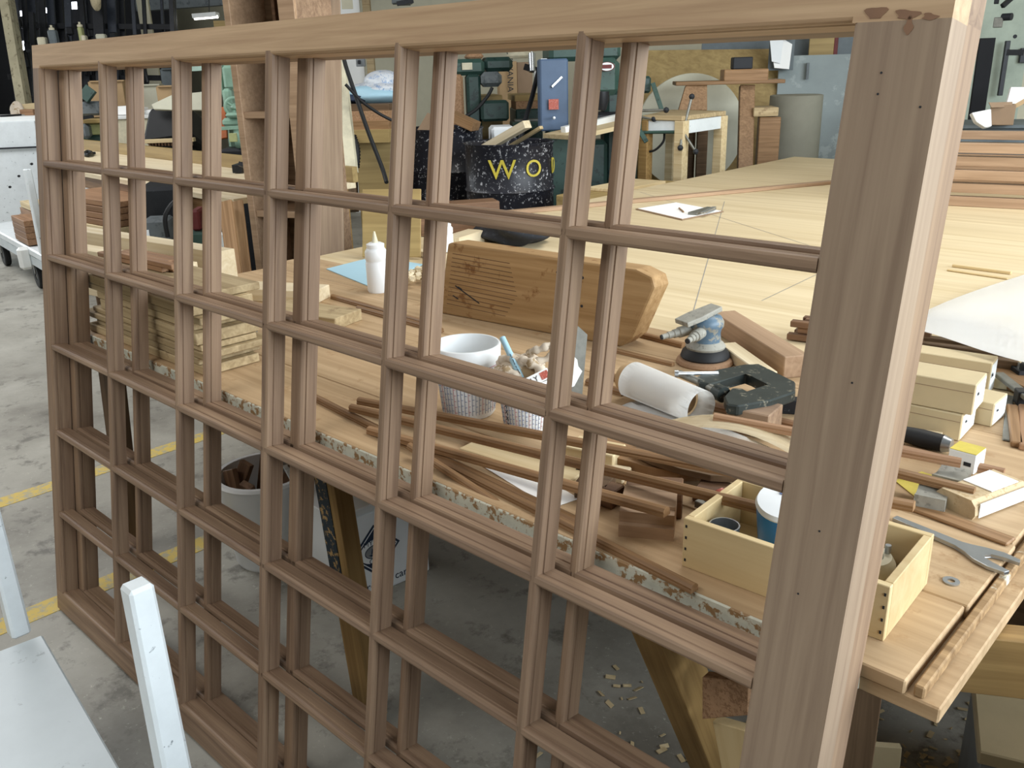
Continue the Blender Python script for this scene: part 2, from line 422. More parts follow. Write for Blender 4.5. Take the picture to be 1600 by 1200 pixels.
# glue smears at the top right joint and pin holes in the wide stile
rnd = random.Random(9)
for k, (x, z, rx, rz) in enumerate(((2.232, 1.566, .010, .007), (2.262, 1.563, .011, .005), (2.284, 1.560, .007, .003), (2.266, 1.553, .004, .007))):
    pts = [(rx * math.cos(a) * (1 + .35 * math.sin(3 * a + k)), rz * math.sin(a) * (1 + .3 * math.cos(2 * a + k))) for a in [i * math.pi / 9 for i in range(18)]]
    shape('glue_smear', pts, .0004, 'glue', wm(ns) @ Matrix.Translation((x, -.0002, z)) @ Matrix.Rotation(math.pi / 2, 4, 'X'), ns)
for x, z in ((2.247, 1.51), (2.247, 1.49), (2.29, 1.478), (2.25, .95), (2.27, 1.2), (2.262, 1.03)):
    lathe('pin_hole', [(.0012, 0), (.0012, .0003), (0, .0003)], 'ink', wm(ns) @ Matrix.Translation((x, -.0001, z)) @ Matrix.Rotation(math.pi / 2, 4, 'X'), ns, 8)
# ================================================================ workbench on its trestles
B = .824
wb = thing('workbench', 'long worn workbench with chipped white front edge behind the sashes', 'workbench', (1.2, .7, B - .04))
def plank(x0, x1, y0, y1, z0, z1, mat, name='plank', bev=.002):
    return box(name, (x1 - x0, y1 - y0, z1 - z0), mat, Matrix.Translation(((x0 + x1) / 2, (y0 + y1) / 2, (z0 + z1) / 2)), wb, bev)
ys = [.225, .43, .64, .86, 1.06, 1.262]
for k in range(5):                               # top layer of boards, then the sheet under it that sticks out at the right end
    plank((-.02, -.1, -.25, -.32, -.38)[k], 2.352 + .004 * (k % 2), ys[k], ys[k + 1] - .0015, B - .02, B, 'bench_wood')
plank(-.02, 2.392, .229, 1.255, B - .042, B - .0205, 'bench_wood', 'under_sheet')
plank(2.36, 2.372, .232, 1.25, B - .0205, B - .004, 'bench_edge', 'end_strip')
plank(-.02, 2.30, .2235, .2285, B - .040, B - .001, 'chip_paint', 'edge_band')
def trestle(label, topz, beamA, beamB, legs, mat, bm='leg_tan', extra=None, bw=.05, bh=.09):
    t = thing('trestle', label, 'trestle', (beamA[0], beamA[1], FLOOR))
    bar('beam', (beamA[0], beamA[1], topz - bh), (beamB[0], beamB[1], topz - bh), bw, bh, bm, t)
    for a, b_ in legs:
        A, Bv = Vector(a), Vector(b_); bar('leg', A, Bv, .075, .045, mat, t, up=(0, 1, .2), rise=False)
    return t
zt = B - .043
foot1 = at(580, 1112, FLOOR + .02); top1 = at(507, 676, zt - .012)
t1 = trestle('trestle under the bench with a black-stained leg beside the white carton', zt, (top1.x + .03, .30), (top1.x + .03, 1.15),
             [(top1, foot1), (Vector((top1.x + .05, 1.1, zt - .01)), Vector((foot1.x - .05, 1.3, FLOOR + .02))),
              ], 'leg_tan')
d1 = (foot1 - top1).normalized(); s1 = frame(top1, d1, (0, 1, .2))
sm = frame((top1 + foot1) / 2 * .0 + top1 + d1 * .24, d1, (0, 1, .2)); sm.translation += -sm.col[2].to_3d() * .0235 + sm.col[1].to_3d() * .012
box('stain', (.40, .045, .002), 'black_paint_leg', sm, t1, 0.)
f0 = at(206, 850, FLOOR + .02); t0p = at(146, 545, zt - .01)
t0 = trestle('dark trestle under the left end of the bench', zt, (.10, .29), (.10, 1.1), [(Vector((.06, .27, zt - .01)), f0), (Vector((.1, 1.1, zt - .01)), Vector((.0, 1.25, FLOOR + .02)))], 'dark_leg', 'dark_leg')
# right trestle: wide tan leg, chipboard gusset, plywood brace and the plank under the bench end
zr = B - .043
t2 = thing('trestle', 'wide tan trestle with chipboard gusset under the right end of the bench', 'trestle', (2.05, .6, FLOOR))
a2 = at(1010, 960, .70); b2 = at(1150, 1250, FLOOR + .02)
bar('leg', at(1015, 930, zr - .03), at(1151, 1280, FLOOR + .03), .085, .05, 'leg_tan', t2, up=(1, .15, 0), rise=False)
bar('leg', Vector((1.98, 1.1, zr - .09)), Vector((2.05, 1.35, FLOOR + .025)), .085, .05, 'leg_tan', t2, up=(1, 0, 0), rise=False)
bar('beam', (2.0, .26, zr - .10), (2.0, 1.22, zr - .10), .05, .098, 'leg_tan', t2)
g0 = Vector((2.02, .28, zr - .01))
slab('gusset', [aty(1097, 1058, .33), aty(1170, 1066, .33), aty(1168, 1118, .33), aty(1097, 1124, .33)], .02, 'particle', None, t2, .001, up=(0, -1, 0))
slab('gusset', [aty(1128, 968, .36), aty(1190, 985, .36), aty(1188, 1040, .36), aty(1126, 1030, .36)], .02, 'particle', None, t2, .001, up=(0, -1, 0))
bar('brace', aty(1118, 1122, .36), aty(1150, 1290, .36), .02, .06, 'birch_ply', t2, up=(1, 0, 0))
# end trestle: plank running out to the right below the bench, on an upright board
t3 = thing('trestle', 'tan plank trestle standing under the bench corner at the lower right', 'trestle', (2.5, .5, FLOOR))
pa, pb = Vector((2.12, .31, .69)), Vector((2.78, .70, .69))
bar('beam', pa, pb, .04, .09, 'leg_tan', t3)
bar('upright', pa.lerp(pb, .8) + Vector((.02, .02, -.69 + FLOOR)), pa.lerp(pb, .8) + Vector((.02, .02, -.0)), .11, .03, 'dark_leg', t3, up=(.5, -.85, 0), rise=False)
bar('upright', pa.lerp(pb, .15) + Vector((.0, .05, -.69 + FLOOR)), pa.lerp(pb, .15) + Vector((.0, .05, -.0)), .09, .03, 'dark_leg', t3, up=(.5, -.85, 0), rise=False)
# ---------------------------------------------------------------- plywood assembly table beyond the bench
tb = thing('plywood_table', 'broad pale plywood assembly table stretching back behind the workbench', 'table', (1.4, 3.5, FLOOR))
tp = [Vector((-.36, 1.266, B - .003)), Vector((3.6, 1.266, B - .003)), Vector((3.6, 4.35, B - .003)), Vector((.2, 5.66, B - .003)), Vector((-.56, 5.74, B - .003))]
slab('top', [tp[0], tp[1], Vector((3.6, 2.6, B - .003)), Vector((-.425, 2.6, B - .003))], .03, 'ply_table', None, tb, .001)
slab('top', [Vector((-.425, 2.601, B - .003)), Vector((3.6, 2.601, B - .003)), tp[2], tp[3], tp[4]], .03, 'ply_table', None, tb, .001)
for x, y in ((-.25, 1.45), (3.4, 1.45), (-.35, 5.5), (3.3, 4.2), (1.6, 1.45), (.3, 5.4)):
    box('leg', (.09, .09, B - .034 - FLOOR), 'leg_tan', Matrix.Translation((x, y, FLOOR)), tb, .002, True)
for (x0, y0, x1, y1) in ((-.25, 1.45, 3.4, 1.45), (-.25, 1.45, -.35, 5.5), (-.35, 5.5, .3, 5.4)):
    bar('apron', (x0, y0, B - .134), (x1, y1, B - .134), .03, .1, 'leg_tan', tb)
box('back_shade_board', (3.5, .015, B - .14 - FLOOR), 'dark_leg', Matrix.Translation((1.58, 1.49, FLOOR)), tb, .001, True)  # added dark board, keeps light from reaching under the bench from behind
box('end_shade_board', (.015, 2.9, B - .14 - FLOOR), 'dark_leg', Matrix.Translation((3.42, 2.85, FLOOR)), tb, .001, True)  # added board at the table end, blocks low light from the right windows
bm = bmesh.new()
for (p, q) in ((((1076, 512), (1132, 315))), ((1000, 300), (1300, 395)), ((1295, 420), (1190, 470))):
    A, C = at(*p, z=B - .003), at(*q, z=B - .003); d = (C - A); n = Vector((-d.y, d.x, 0)).normalized() * .0012
    vs = [bm.verts.new(x - A + Vector((0, 0, .0006))) for x in (A - n, A + n, C + n, C - n)] if False else [bm.verts.new(x + Vector((0, 0, .0006))) for x in (A - n, A + n, C + n, C - n)]
    bm.faces.new(vs)
from_bm('pencil_lines', bm, 'tape_grey', None, tb)
# ================================================================ under the bench
def carton_faces(): pass
# white carton with the printed diamond emblem
wc = thing('white_carton', 'white carton with a dark diamond ship emblem under the bench', 'box', at(560, 965, FLOOR), 0.)
c0 = at(545, 948, FLOOR); c1 = at(640, 905, FLOOR)
cx = (c1 - c0); cx.z = 0; cl = .30; cx.normalize(); cn = Vector((cx.y, -cx.x, 0))
if cn.dot(CAM - c0) < 0: cn = -cn
ch = .28; cdp = .26
ctr = c0 + cx * cl / 2 - cn * cdp / 2
bx = box('shell', (cl, cdp, ch), 'carton_white', frame(ctr + Vector((0, 0, ch / 2)), cx), wc, .003)
for sgn in (-1, 1):
    f_ = box('flap', (cl, .12, .004), 'carton_white', frame(ctr + Vector((0, 0, ch + .035)) + cn * sgn * (cdp / 2 + .035), cx, (cn * sgn * -.8 + Vector((0, 0, 1)))), wc, 0.)
ff = lambda u, v: face_frame(c0 + cx * (u * cl) + Vector((0, 0, v)) + cn * .0008, cx, (0, 0, 1))
fl = lambda u, v: face_frame(c0 - cn * (u * cdp) - cx * .0008 + Vector((0, 0, v)), cn, (0, 0, 1))
dm = ff(.36, .15)
shape('emblem', [(0, .088), (.088, 0), (0, -.088), (-.088, 0)], .0006, 'navy_print', dm, wc)
emb = bpy.data.objects[[o.name for o in wc.children if o.name.startswith('emblem')][0]]
shape('emblem_border', [(0, .078), (.078, 0), (0, -.078), (-.078, 0)], .0006, 'carton_white', dm @ Matrix.Translation((0, 0, .0006)), emb)
shape('emblem_field', [(0, .074), (.074, 0), (0, -.074), (-.074, 0)], .0006, 'navy_print', dm @ Matrix.Translation((0, 0, .0011)), emb)
el = [(.056 * math.cos(t * math.pi / 14), .040 * math.sin(t * math.pi / 14)) for t in range(28)]
shape('oval', el, .0006, 'carton_white', dm @ Matrix.Translation((0, 0, .0017)), emb)
el = [(.036 * math.cos(t * math.pi / 14), .021 * math.sin(t * math.pi / 14)) for t in range(28)]
shape('ship_field', [(x * 1.08, y * 1.12) for x, y in el], .0005, 'navy_print', dm @ Matrix.Translation((0, 0, .0022)), emb)
shape('ship_field', el, .0005, 'tape_grey', dm @ Matrix.Translation((0, 0, .0026)), emb)
shape('ship', [(-.026, -.007), (.026, -.005), (.020, -.013), (-.018, -.013)], .0005, 'navy_print', dm @ Matrix.Translation((0, 0, .003)), emb)
for x, h in ((-.012, .012), (0, .016), (.012, .012)):
    shape('ship_sail', [(x - .005, -.005), (x + .005, -.005), (x + .004, h - .002), (x - .001, h)], .0005, 'navy_print', dm @ Matrix.Translation((0, 0, .003)), emb)
text('lettering', 'MYSTIC', .024, 'navy_print', dm @ Matrix.Translation((0, .031, .0024)), emb)
text('lettering', 'CHIP', .024, 'navy_print', dm @ Matrix.Translation((0, -.031, .0024)), emb)
text('lettering', 'return carton', .036, 'navy_print', ff(.55, .035), wc)
text('lettering', 'F', .03, 'navy_print', fl(.12, .03), wc)
shape('tape', [(-.04, -.075), (.04, -.075), (.04, .075), (-.04, .075)], .0005, 'tape_grey', ff(.6, .235), wc) if False else None
# white pail of offcuts on the floor
pc = at(428, 866, FLOOR)
pail = thing('offcut_pail', 'white pail heaped with brown wood offcuts on the floor', 'bucket', pc)
lathe('pail_body', [(.0, .004), (.115, .0), (.12, .01), (.145, .29), (.155, .30), (.152, .31), (.138, .31), (.135, .29), (.112, .016), (.0, .014)], 'plastic_white', Matrix.Translation(pc), pail, 32, False)
tube('handle', spline([pc + Vector((.15 * math.cos(a), .15 * math.sin(a), .28 - .06 * math.sin(a - .4))) for a in (.4, 1.2, 2.0, 2.8, 3.54)], 5), .003, 'steel', pail, 6)
for k, (dx, dy, dz, ax, L_) in enumerate([(-.07, -.06, .24, (.2, .35, .9), .20), (-.03, -.09, .24, (-.35, .1, .9), .18), (.04, -.07, .24, (.3, -.3, .85), .17), (.0, .03, .26, (.25, .1, .95), .26),
                                          (.07, .02, .25, (.5, .2, .8), .24), (-.06, .04, .26, (-.1, .3, .9), .25), (.02, .09, .24, (.1, .2, .95), .22)]):
    c = pc + Vector((dx, dy, dz)); a = Vector(ax).normalized()
    o = bar('wood_offcut', c - a * L_ / 2, c + a * L_ / 2, .045, .022, 'walnut', None, up=(.3, -1, .1), rise=False)
    tag(o, 'brown wood offcut %s of the white pail' % ['leaning at the left rim', 'tilted left at the front', 'short one at the front right', 'tallest one in the centre', 'slanting out over the right side', 'standing at the left back', 'standing at the far back'][k], 'offcut', 'offcuts in the pail')
# clutter on the floor below: grey bin, pale panel, dusty shavings
o = bar('cardboard_sheet', at(497, 800, FLOOR) + Vector((.0, .0, 0)), at(575, 800, FLOOR), .02, .5, 'cardboard_dark'); tag(o, 'brown board stored on edge behind the painted trestle leg', 'board')
gb = thing('grey_bin', 'pale grey carton on the floor under the right end of the bench', 'box', at(1440, 1165, FLOOR))
q0 = at(1440, 1130, .02); box('shell', (.30, .25, .26), 'tape_grey', Matrix.Translation((2.42, 1.02, FLOOR)) @ Matrix.Rotation(.35, 4, 'Z'), gb, .003, True)
box('lid', (.31, .26, .03), 'carton_tan', Matrix.Translation((2.42, 1.02, FLOOR + .26)) @ Matrix.Rotation(.35, 4, 'Z'), gb, .003, True)
o = box('pale_sheet', (.2, .015, .34), 'carton_tan', Matrix.Translation((2.16, .62, FLOOR)) @ Matrix.Rotation(.62, 4, 'Z') @ Matrix.Rotation(-.1, 4, 'X'), None, .001, True); tag(o, 'pale panel standing on the floor beside the right stile, under the bench', 'panel')
bm = bmesh.new(); rnd = random.Random(3)
for k in range(900):
    x, y = rnd.uniform(1.4, 2.9), rnd.uniform(.5, 1.9)
    if k > 500: x, y = rnd.gauss(2.35, .2), rnd.gauss(1.0, .25)
    s = rnd.uniform(.003, .012); m = Matrix.Translation((x, y, FLOOR + .004)) @ Matrix.Rotation(rnd.uniform(0, 6), 4, 'Z') @ Matrix.Rotation(rnd.uniform(-.5, .5), 4, 'X')
    bm_box(bm, (s * 2.2, s, .0015)); 
    bmesh.ops.transform(bm, matrix=m, verts=bm.verts[-8:]) if False else None
    bm.verts.ensure_lookup_table(); bmesh.ops.transform(bm, matrix=m, verts=bm.verts[-8:])
o = from_bm('wood_shavings', bm, 'pine'); tag(o, 'wood chips and shavings scattered on the floor under the bench', 'shavings', None, 'stuff')
tcb = thing('shade_cabinet', 'unseen low grey cabinet with four drawers, added to shade under the bench end', 'cabinet', (3.2, .35, FLOOR))  # added out of view to keep window light from under the bench end
box('body', (.6, 1.5, .86), 'grey_machine', Matrix.Translation((3.2, .3, FLOOR)), tcb, .006, True)
for k in range(4):
    dw = box('drawer', (.012, 1.4, .18), 'slate', Matrix.Translation((2.893, .3, FLOOR + .06 + .195 * k)), tcb, .003, True); bar('handle', (2.875, -.1, FLOOR + .2 + .195 * k), (2.875, .7, FLOOR + .2 + .195 * k), .014, .014, 'steel', dw)
# ================================================================ white lumber cart in the foreground
def stake(parent, base, top, w=.045, mat='white_paint'):
    A, C = Vector(base), Vector(top); fr = frame((A + C) / 2, C - A, (0, 1, 0)); L_ = (C - A).length
    bm = bmesh.new(); bm_box(bm, (L_, w, w), (0, 0, 0), .006)
    for v in bm.verts:
        if v.co.x > L_ * .45: v.co.y *= .8; v.co.z *= .8
    return from_bm('stake', bm, mat, fr, parent)
zc = .30
fc = thing('lumber_cart', 'white painted flat cart with upright stakes in the lower left foreground', 'cart', (.9, -.6, FLOOR))
cA = at(66, 991, zc); cB = at(187, 1200, zc); e = (cB - cA); e.z = 0; e.normalize(); nn = Vector((e.y, -e.x, 0))
if nn.y > 0: nn = -nn
Lc, Wc = 1.5, .62
for k in range(3):
    p0 = cA + nn * (Wc / 3 * k); p1 = cA + nn * (Wc / 3 * (k + 1) - .002)
    slab('deck_board', [p0, p0 + e * Lc, p1 + e * Lc, p1], .035, 'cart_white', None, fc, .004)
for d_ in (.12, Lc - .2):
    bar('cross_bar', cA + e * d_ + nn * .02 + Vector((0, 0, -.115)), cA + e * d_ + nn * (Wc - .02) + Vector((0, 0, -.115)), .09, .08, 'cart_white', fc)
    for s_ in (.08, Wc - .08):
        wv = cA + e * d_ + nn * s_; wv.z = FLOOR + .065
        m_ = frame(wv, (0, 0, 1), nn); lathe('wheel', [(.012, -.02), (.06, -.02), (.065, -.014), (.065, .014), (.06, .02), (.012, .02)], 'dark_rubber', m_, fc, 20)
        bar('caster_fork', wv + Vector((0, 0, .03)), wv + Vector((0, 0, .122)), .03, .05, 'steel_dull', fc, up=nn, rise=False)
sb = at(31, 990, zc); stake(fc, sb + Vector((0, 0, .0)), sb + Vector((0, 0, .62)), .042)
s2 = aty(243, 1060, -.262); stake(fc, Vector((s2.x, -.262, zc)), Vector((s2.x - .002, -.262, .795)), .048)
stake(fc, cA + e * .03 + nn * (Wc - .05), cA + e * .03 + nn * (Wc - .05) + Vector((0, 0, .6)), .042)
# ================================================================ things on the workbench
SPROF = [(-.009, 0), (.009, 0), (.009, .004), (.0075, .005), (.0085, .009), (.005, .013), (0, .0145), (-.005, .013), (-.0085, .009), (-.0075, .005), (-.009, .004)]
def strip(label, p, q, z0=B, z1=None, mat='moulding', s=1., name='moulding_strip', group='loose moulding strips on the bench', dq=None):
    A = at(*p, z=z0); C = at(*q, z=z1 if z1 is not None else z0)
    if dq: C += Vector(dq)
    L_ = (C - A).length
    o = prism(name, [(y * s, z * s) for y, z in SPROF], L_, mat, frame((A + C) / 2, C - A)); tag(o, label, 'moulding', group); return o
def stickpx(name, label, cat, p, q, w, h, mat, z=B, z1=None, group=None, side=0., bevel=.002):
    """Board whose centre line on the plane z runs from pixel p to pixel q."""
    A = at(*p, z=z); C = at(*q, z=z1 if z1 is not None else z)
    d = (C - A).normalized(); n = Vector((-d.y, d.x, 0)) * side * w; A += n; C += n
    o = bar(name, A, C, w, h, mat, None, bevel=bevel); tag(o, label, cat, group); return o
# ---- stack of rough boards at the left end, front
rnd = random.Random(11); ORD = ['bottom', 'second lowest', 'third lowest', 'fourth lowest', 'fifth lowest', 'fourth from the top', 'third from the top', 'second from the top', 'top']
zz = B + .0005
for k in range(9):
    h = (.024, .018, .018, .016, .03, .022, .018, .026, .020)[k]
    x0 = (.02, .06, .0, .05, .11, .10, .03, .05, .08)[k]; x1 = (.68, .66, .69, .675, .67, .64, .69, .66, .64)[k]
    y0 = .24 + (0, .004, .0, .006, .003, .008, .004, .0, .01)[k]
    o = box('rough_board', (x1 - x0, .15 + .02 * (k % 3), h - .0015), 'rough_board', Matrix.Translation(((x0 + x1) / 2, y0 + .08 + .01 * (k % 3), zz + h / 2)) @ Matrix.Rotation((.012, -.01, .006, 0, -.014, .01, .004, -.008, .012)[k], 4, 'Z'), None, .002)
    tag(o, 'rough pale board, %s of the stack on the bench' % ORD[k], 'board', 'rough boards stacked on the bench'); zz += h
ztop = zz
# ---- planed white boards and a bundle of strips on and behind the stack
for k in range(2):
    o = bar('planed_board', Vector((-.62 - .08 * k, .43 + .1 * k, B + .001)), Vector((.10 + .05 * k, .53 + .1 * k, B + .001)), .065, .155 + .03 * k, 'pale_wood'); tag(o, ['pale planed board on edge just behind the rough board stack', 'farther pale planed board on edge behind the rough board stack'][k], 'board', 'planed pale boards')
zb = ztop + .0008
for k in range(6):
    y = .34 + .022 * (k % 3); z_ = zb + .0145 * (k // 3)
    o = bar('narrow_strip', (-.05 + .03 * k, y, z_), (.33 + .02 * ((k * 5) % 4), y + .012, z_), .0215, .014, 'red_wood'); tag(o, 'reddish narrow strip on the rough boards, %s layer, %s in the bundle' % (['lower', 'upper'][k // 3], ['nearest', 'middle', 'farthest'][k % 3]), 'strip', 'bundle of strips on the rough boards')
stickpx('white_plank', 'long white-faced plank running behind the rough board stack', 'plank', (352, 462), (505, 470), .10, .042, 'pale_wood')
o = stickpx('grey_block', 'weathered grey wood block lying left of the glue bottle', 'wood block', (432, 492), (546, 508), .12, .034, 'rough_board')
# tray of steel balls
bt = thing('parts_tray', 'small clear tray of round steel parts near the bench front edge', 'tray', at(372, 522))
tc_ = at(372, 520); box('tray', (.085, .075, .004), 'tape_grey', Matrix.Translation(tc_ + Vector((0, 0, .002))), bt, .001)
for (sx, sy, dx, dy) in ((.085, .003, 0, .036), (.085, .003, 0, -.036), (.003, .075, .041, 0), (.003, .075, -.041, 0)):
    box('tray_wall', (sx, sy, .022), 'tape_grey', Matrix.Translation(tc_ + Vector((dx, dy, .004))), bt, 0., True)
for i in range(4):
    for j in range(3):
        lathe('steel_ball', [(0, .004), (.006, .0055), (.0085, .012), (.006, .0185), (0, .0205)], 'steel', Matrix.Translation(tc_ + Vector((-.029 + .019 * i, -.023 + .021 * j, 0))), bt, 10)
# ---- glue bottle and the second one
def bottle(label, c, r, h, tip=True):
    t = thing('glue_bottle', label, 'bottle', c)
    lathe('body', [(0, 0), (r * .93, 0), (r, .006), (r, h * .55), (r * .95, h * .57), (r * .95, h * .60), (r, h * .62), (r, h * .76), (r * .9, h * .80), (r * .78, h * .83), (0, h * .83)], 'plastic_white', Matrix.Translation(c), t, 28)
    cap = lathe('cap', [(r * .8, h * .83), (r * .82, h * .9), (r * .5, h * .93), (0, h * .93)], 'plastic_white', Matrix.Translation(c), t, 24)
    if tip: lathe('nozzle', [(.011, h * .93), (.009, h * .97), (.003, h * 1.13), (0, h * 1.135)], 'cream', Matrix.Translation(c), cap, 16)
bottle('white plastic glue bottle with a pointed cream nozzle', at(592, 455), .036, .175)
bottle('white bottle half hidden behind the muntin left of the dark cloth', at(696, 392), .034, .12, False)
# ---- blue folder, pale offcuts, crumpled shavings
pp = [at(510, 421), at(585, 402), at(662, 414), at(576, 448)]
o = slab('blue_folder', [p + Vector((0, 0, .003)) for p in pp], .0025, 'blue_paper'); tag(o, 'pale blue paper folder lying under the glue bottle', 'folder')
arc = []
for k in range(13):
    a = -.5 + k * .14; arc.append((.30 * math.cos(a), .30 * math.sin(a)))
inner = [(x * .9, y * .9) for x, y in arc][::-1]
ca = at(672, 405); o = shape('curved_offcut', [(x - .28, y) for x, y in arc + inner], .02, 'pale_wood', Matrix.Translation(ca + Vector((0, 0, .0005))) @ Matrix.Rotation(1.1, 4, 'Z')); tag(o, 'pale curved wood offcut left of the old timber', 'offcut')
bm = bmesh.new(); rnd = random.Random(5); c = at(665, 442)
for k in range(40):
    a = rnd.uniform(0, 6.28); r = rnd.uniform(.006, .012); n_ = 9
    ctr = Vector((rnd.gauss(0, .045), rnd.gauss(0, .035), .013 + rnd.random() * .03)); ax = Vector((math.cos(a), math.sin(a), rnd.uniform(-.3, .3)))
    fr = frame(ctr, ax); w_ = rnd.uniform(.006, .012)
    va = [bm.verts.new(fr @ Vector((-w_, r * math.cos(t * .62), r * math.sin(t * .62)))) for t in range(n_)]; vb = [bm.verts.new(fr @ Vector((w_, r * .9 * math.cos(t * .62), r * .9 * math.sin(t * .62)))) for t in range(n_)]
    for i in range(n_ - 1): bm.faces.new((va[i], va[i + 1], vb[i + 1], vb[i]))
o = from_bm('plane_shavings', bm, 'pale_wood', Matrix.Translation(c)); tag(o, 'pile of curled pale plane shavings left of the old timber', 'shavings', None, 'stuff')
# ---- old timber with ruled lines
bl, br = at(690, 490), at(988, 546)
tx = (br - bl).normalized(); tl = (br - bl).length; ty = Vector((-tx.y, tx.x, 0))
ot = thing('timber_block', 'big old honey-coloured timber with ruled pencil lines standing on edge', 'timber', (bl + br) / 2)
tn = frame((bl + br) / 2 + Vector((0, 0, .001)), tx) @ Matrix.Rotation(-.05, 4, 'X')
outl = [(-tl / 2 - .01, 0), (tl / 2 - .035, 0), (tl / 2, .03), (tl / 2 + .055, .165), (tl / 2 + .045, .19), (tl / 2 + .0, .205), (-tl / 2 + .045, .215), (-tl / 2 + .03, .21)]
bm = bmesh.new(); th = .075
a = [bm.verts.new((x, 0, z)) for x, z in outl]; b_ = [bm.verts.new((x, th, z)) for x, z in outl]; n = len(a)
bm.faces.new(a); bm.faces.new(b_[::-1])
for i in range(n): bm.faces.new((a[i], b_[i], b_[(i + 1) % n], a[(i + 1) % n]))
bmesh.ops.bevel(bm, geom=list(bm.edges), offset=.006, segments=2, affect='EDGES', profile=.6)
from_bm('timber', bm, 'old_timber', tn, ot)
for k in range(13):
    ln = .25 - .006 * abs(k - 5)
    box('ruled_line', (ln, .0008, .0016), 'walnut', tn @ Matrix.Translation((-tl / 2 + .022 + ln / 2 + .0022 * k, -.0004, .03 + .0125 * k)) @ Matrix.Rotation(.03, 4, 'Y'), ot, 0.)
for (x, z) in ((.09, .17), (.17, .165), (.17, .09)):
    lathe('nail_hole', [(.004, 0), (.004, .0008), (0, .0009)], 'ink', tn @ Matrix.Translation((x, -.0002, z)) @ Matrix.Rotation(math.pi / 2, 4, 'X'), ot, 10)
for (x0, z0, x1, z1) in ((-.27, .09, -.18, .05), (-.26, .088, -.245, .082), (-.28, .06, -.26, .052)):
    A = tn @ Vector((x0, -.0006, z0)); C = tn @ Vector((x1, -.0006, z1)); bar('mark', A, C, .0012, .003, 'ink', ot, up=tn.col[2].to_3d(), rise=False, bevel=0.)
# ---- buckets
def bucket(name, label, c, rb, rt, h, cells, sgn=1):
    t = thing(name, label, 'bucket', c); w_ = .0022; m_ = Matrix.Translation(c)
    lathe('shell', [(0, .002), (rb - .004, 0), (rb, .006), (rt - .002, h * .78), (rt - .002, h * .8), (rt + .002, h * .81), (rt + .003, h - .003), (rt + .001, h), (rt - w_, h), (rt - w_ - .002, h * .8), (rb - w_, .008), (0, .006)], 'bucket_plastic', m_, t, 48, False)
    def wallpt(a, z): r_ = rb + (rt - .002 - rb) * (z / (h * .78)) + .0006; return c + Vector((r_ * math.cos(a), r_ * math.sin(a), z))
    a0 = math.atan2(CAM.y - c.y, CAM.x - c.x)
    for nm, mt, cols in (('scale_blue', 'ink_blue', 0), ('scale_red', 'ink_red', 1)):
        bm = bmesh.new()
        for k in range(cells):
            if (k % 4 == 2) != bool(cols): continue
            a = a0 - 1.25 + 2.5 * k / (cells - 1)
            bm_tube(bm, [wallpt(a, h * .08), wallpt(a, h * .4), wallpt(a, h * .72)], .0005, 3)
            for j in range(7):
                z = h * (.12 + .085 * j + .012 * (k % 3)); bm_tube(bm, [wallpt(a, z), wallpt(a + .07, z)], .0006, 3)
        if cols: bm_tube(bm, [wallpt(a0 - 1.3 + .13 * i, h * .735) for i in range(21)], .0009, 3)
        from_bm(nm, bm, mt, None, t)
    return t
cb1 = at(733, 643); b1 = bucket('mixing_bucket', 'larger white plastic mixing bucket with printed scales', cb1, .056, .069, .152, 21)
cb2 = at(822, 668); b2 = bucket('mixing_bucket', 'smaller white mixing bucket holding a rag and a marker', cb2, .044, .056, .112, 19)
iv = cb1 + (cb1 - CAM).normalized().to_2d().to_3d() * .061
rv = Vector((CAM.y - cb1.y, -(CAM.x - cb1.x), 0)).normalized()
text('print', '"Kick The Can"', .013, 'ink_blue', face_frame(iv + Vector((0, 0, .105)) - rv * .01, rv, (0, 0, 1)), b1)
for k in range(5):
    p0 = cb2 + Vector((CAM.x - cb2.x, CAM.y - cb2.y, 0)).normalized() * .0475 + rv * 0
    text('print', 'X', .012, 'ink', face_frame(cb2 + (Vector((CAM.x - cb2.x, CAM.y - cb2.y, 0)).normalized() * .66 + rv * .75 * (1 if rv.dot(RX) < 0 else -1)) * (.047 + .0018 * k) + Vector((0, 0, .02 + .014 * k)), Vector((CAM.x - cb2.x, CAM.y - cb2.y, 0)).normalized() * .75 * (1 if rv.dot(RX) < 0 else 1) + RX * .66, (0, 0, 1)), b2)
# rag: a crumpled closed cloth lump over the bucket mouth
def cloth(name, label, cat, c, rx, ry, rz, seed, mat, nu=40, nv=20, amp=.35, fold=7, loops=0):
    rn = random.Random(seed); ph = [(rn.uniform(0, 6.28), rn.uniform(0, 6.28), rn.uniform(.6, 1.4)) for _ in range(6)]
    def fn(u, v):
        a = u * 2 * math.pi; t = v * math.pi
        n_ = sum(math.sin(a * (k + 2 if k < 4 else fold) + ph[k][0] + 2.2 * math.sin(t * 2 + ph[k][1])) * ph[k][2] / (k + 2) for k in range(6))
        r_ = 1 + amp * n_ * math.sin(t)
        return Vector((rx * r_ * math.cos(a) * math.sin(t), ry * r_ * math.sin(a) * math.sin(t), rz * math.cos(t) * (1 + amp * .8 * math.sin(3 * a + ph[1][0]) * math.sin(t))))
    o = grid(name, fn, nu, nv, mat, Matrix.Translation(c))
    if cat: tag(o, label, cat)
    return o
rt_ = thing('shop_rag', 'crumpled beige rag stuffed into the smaller mixing bucket', 'rag', cb2 + Vector((0, 0, .10)))
o = cloth('rag_fold', None, None, cb2 + Vector((-.01, .0, .118)), .046, .042, .034, 3, 'rag'); o.parent = rt_; o.matrix_basis = wm(rt_).inverted() @ wm(o)
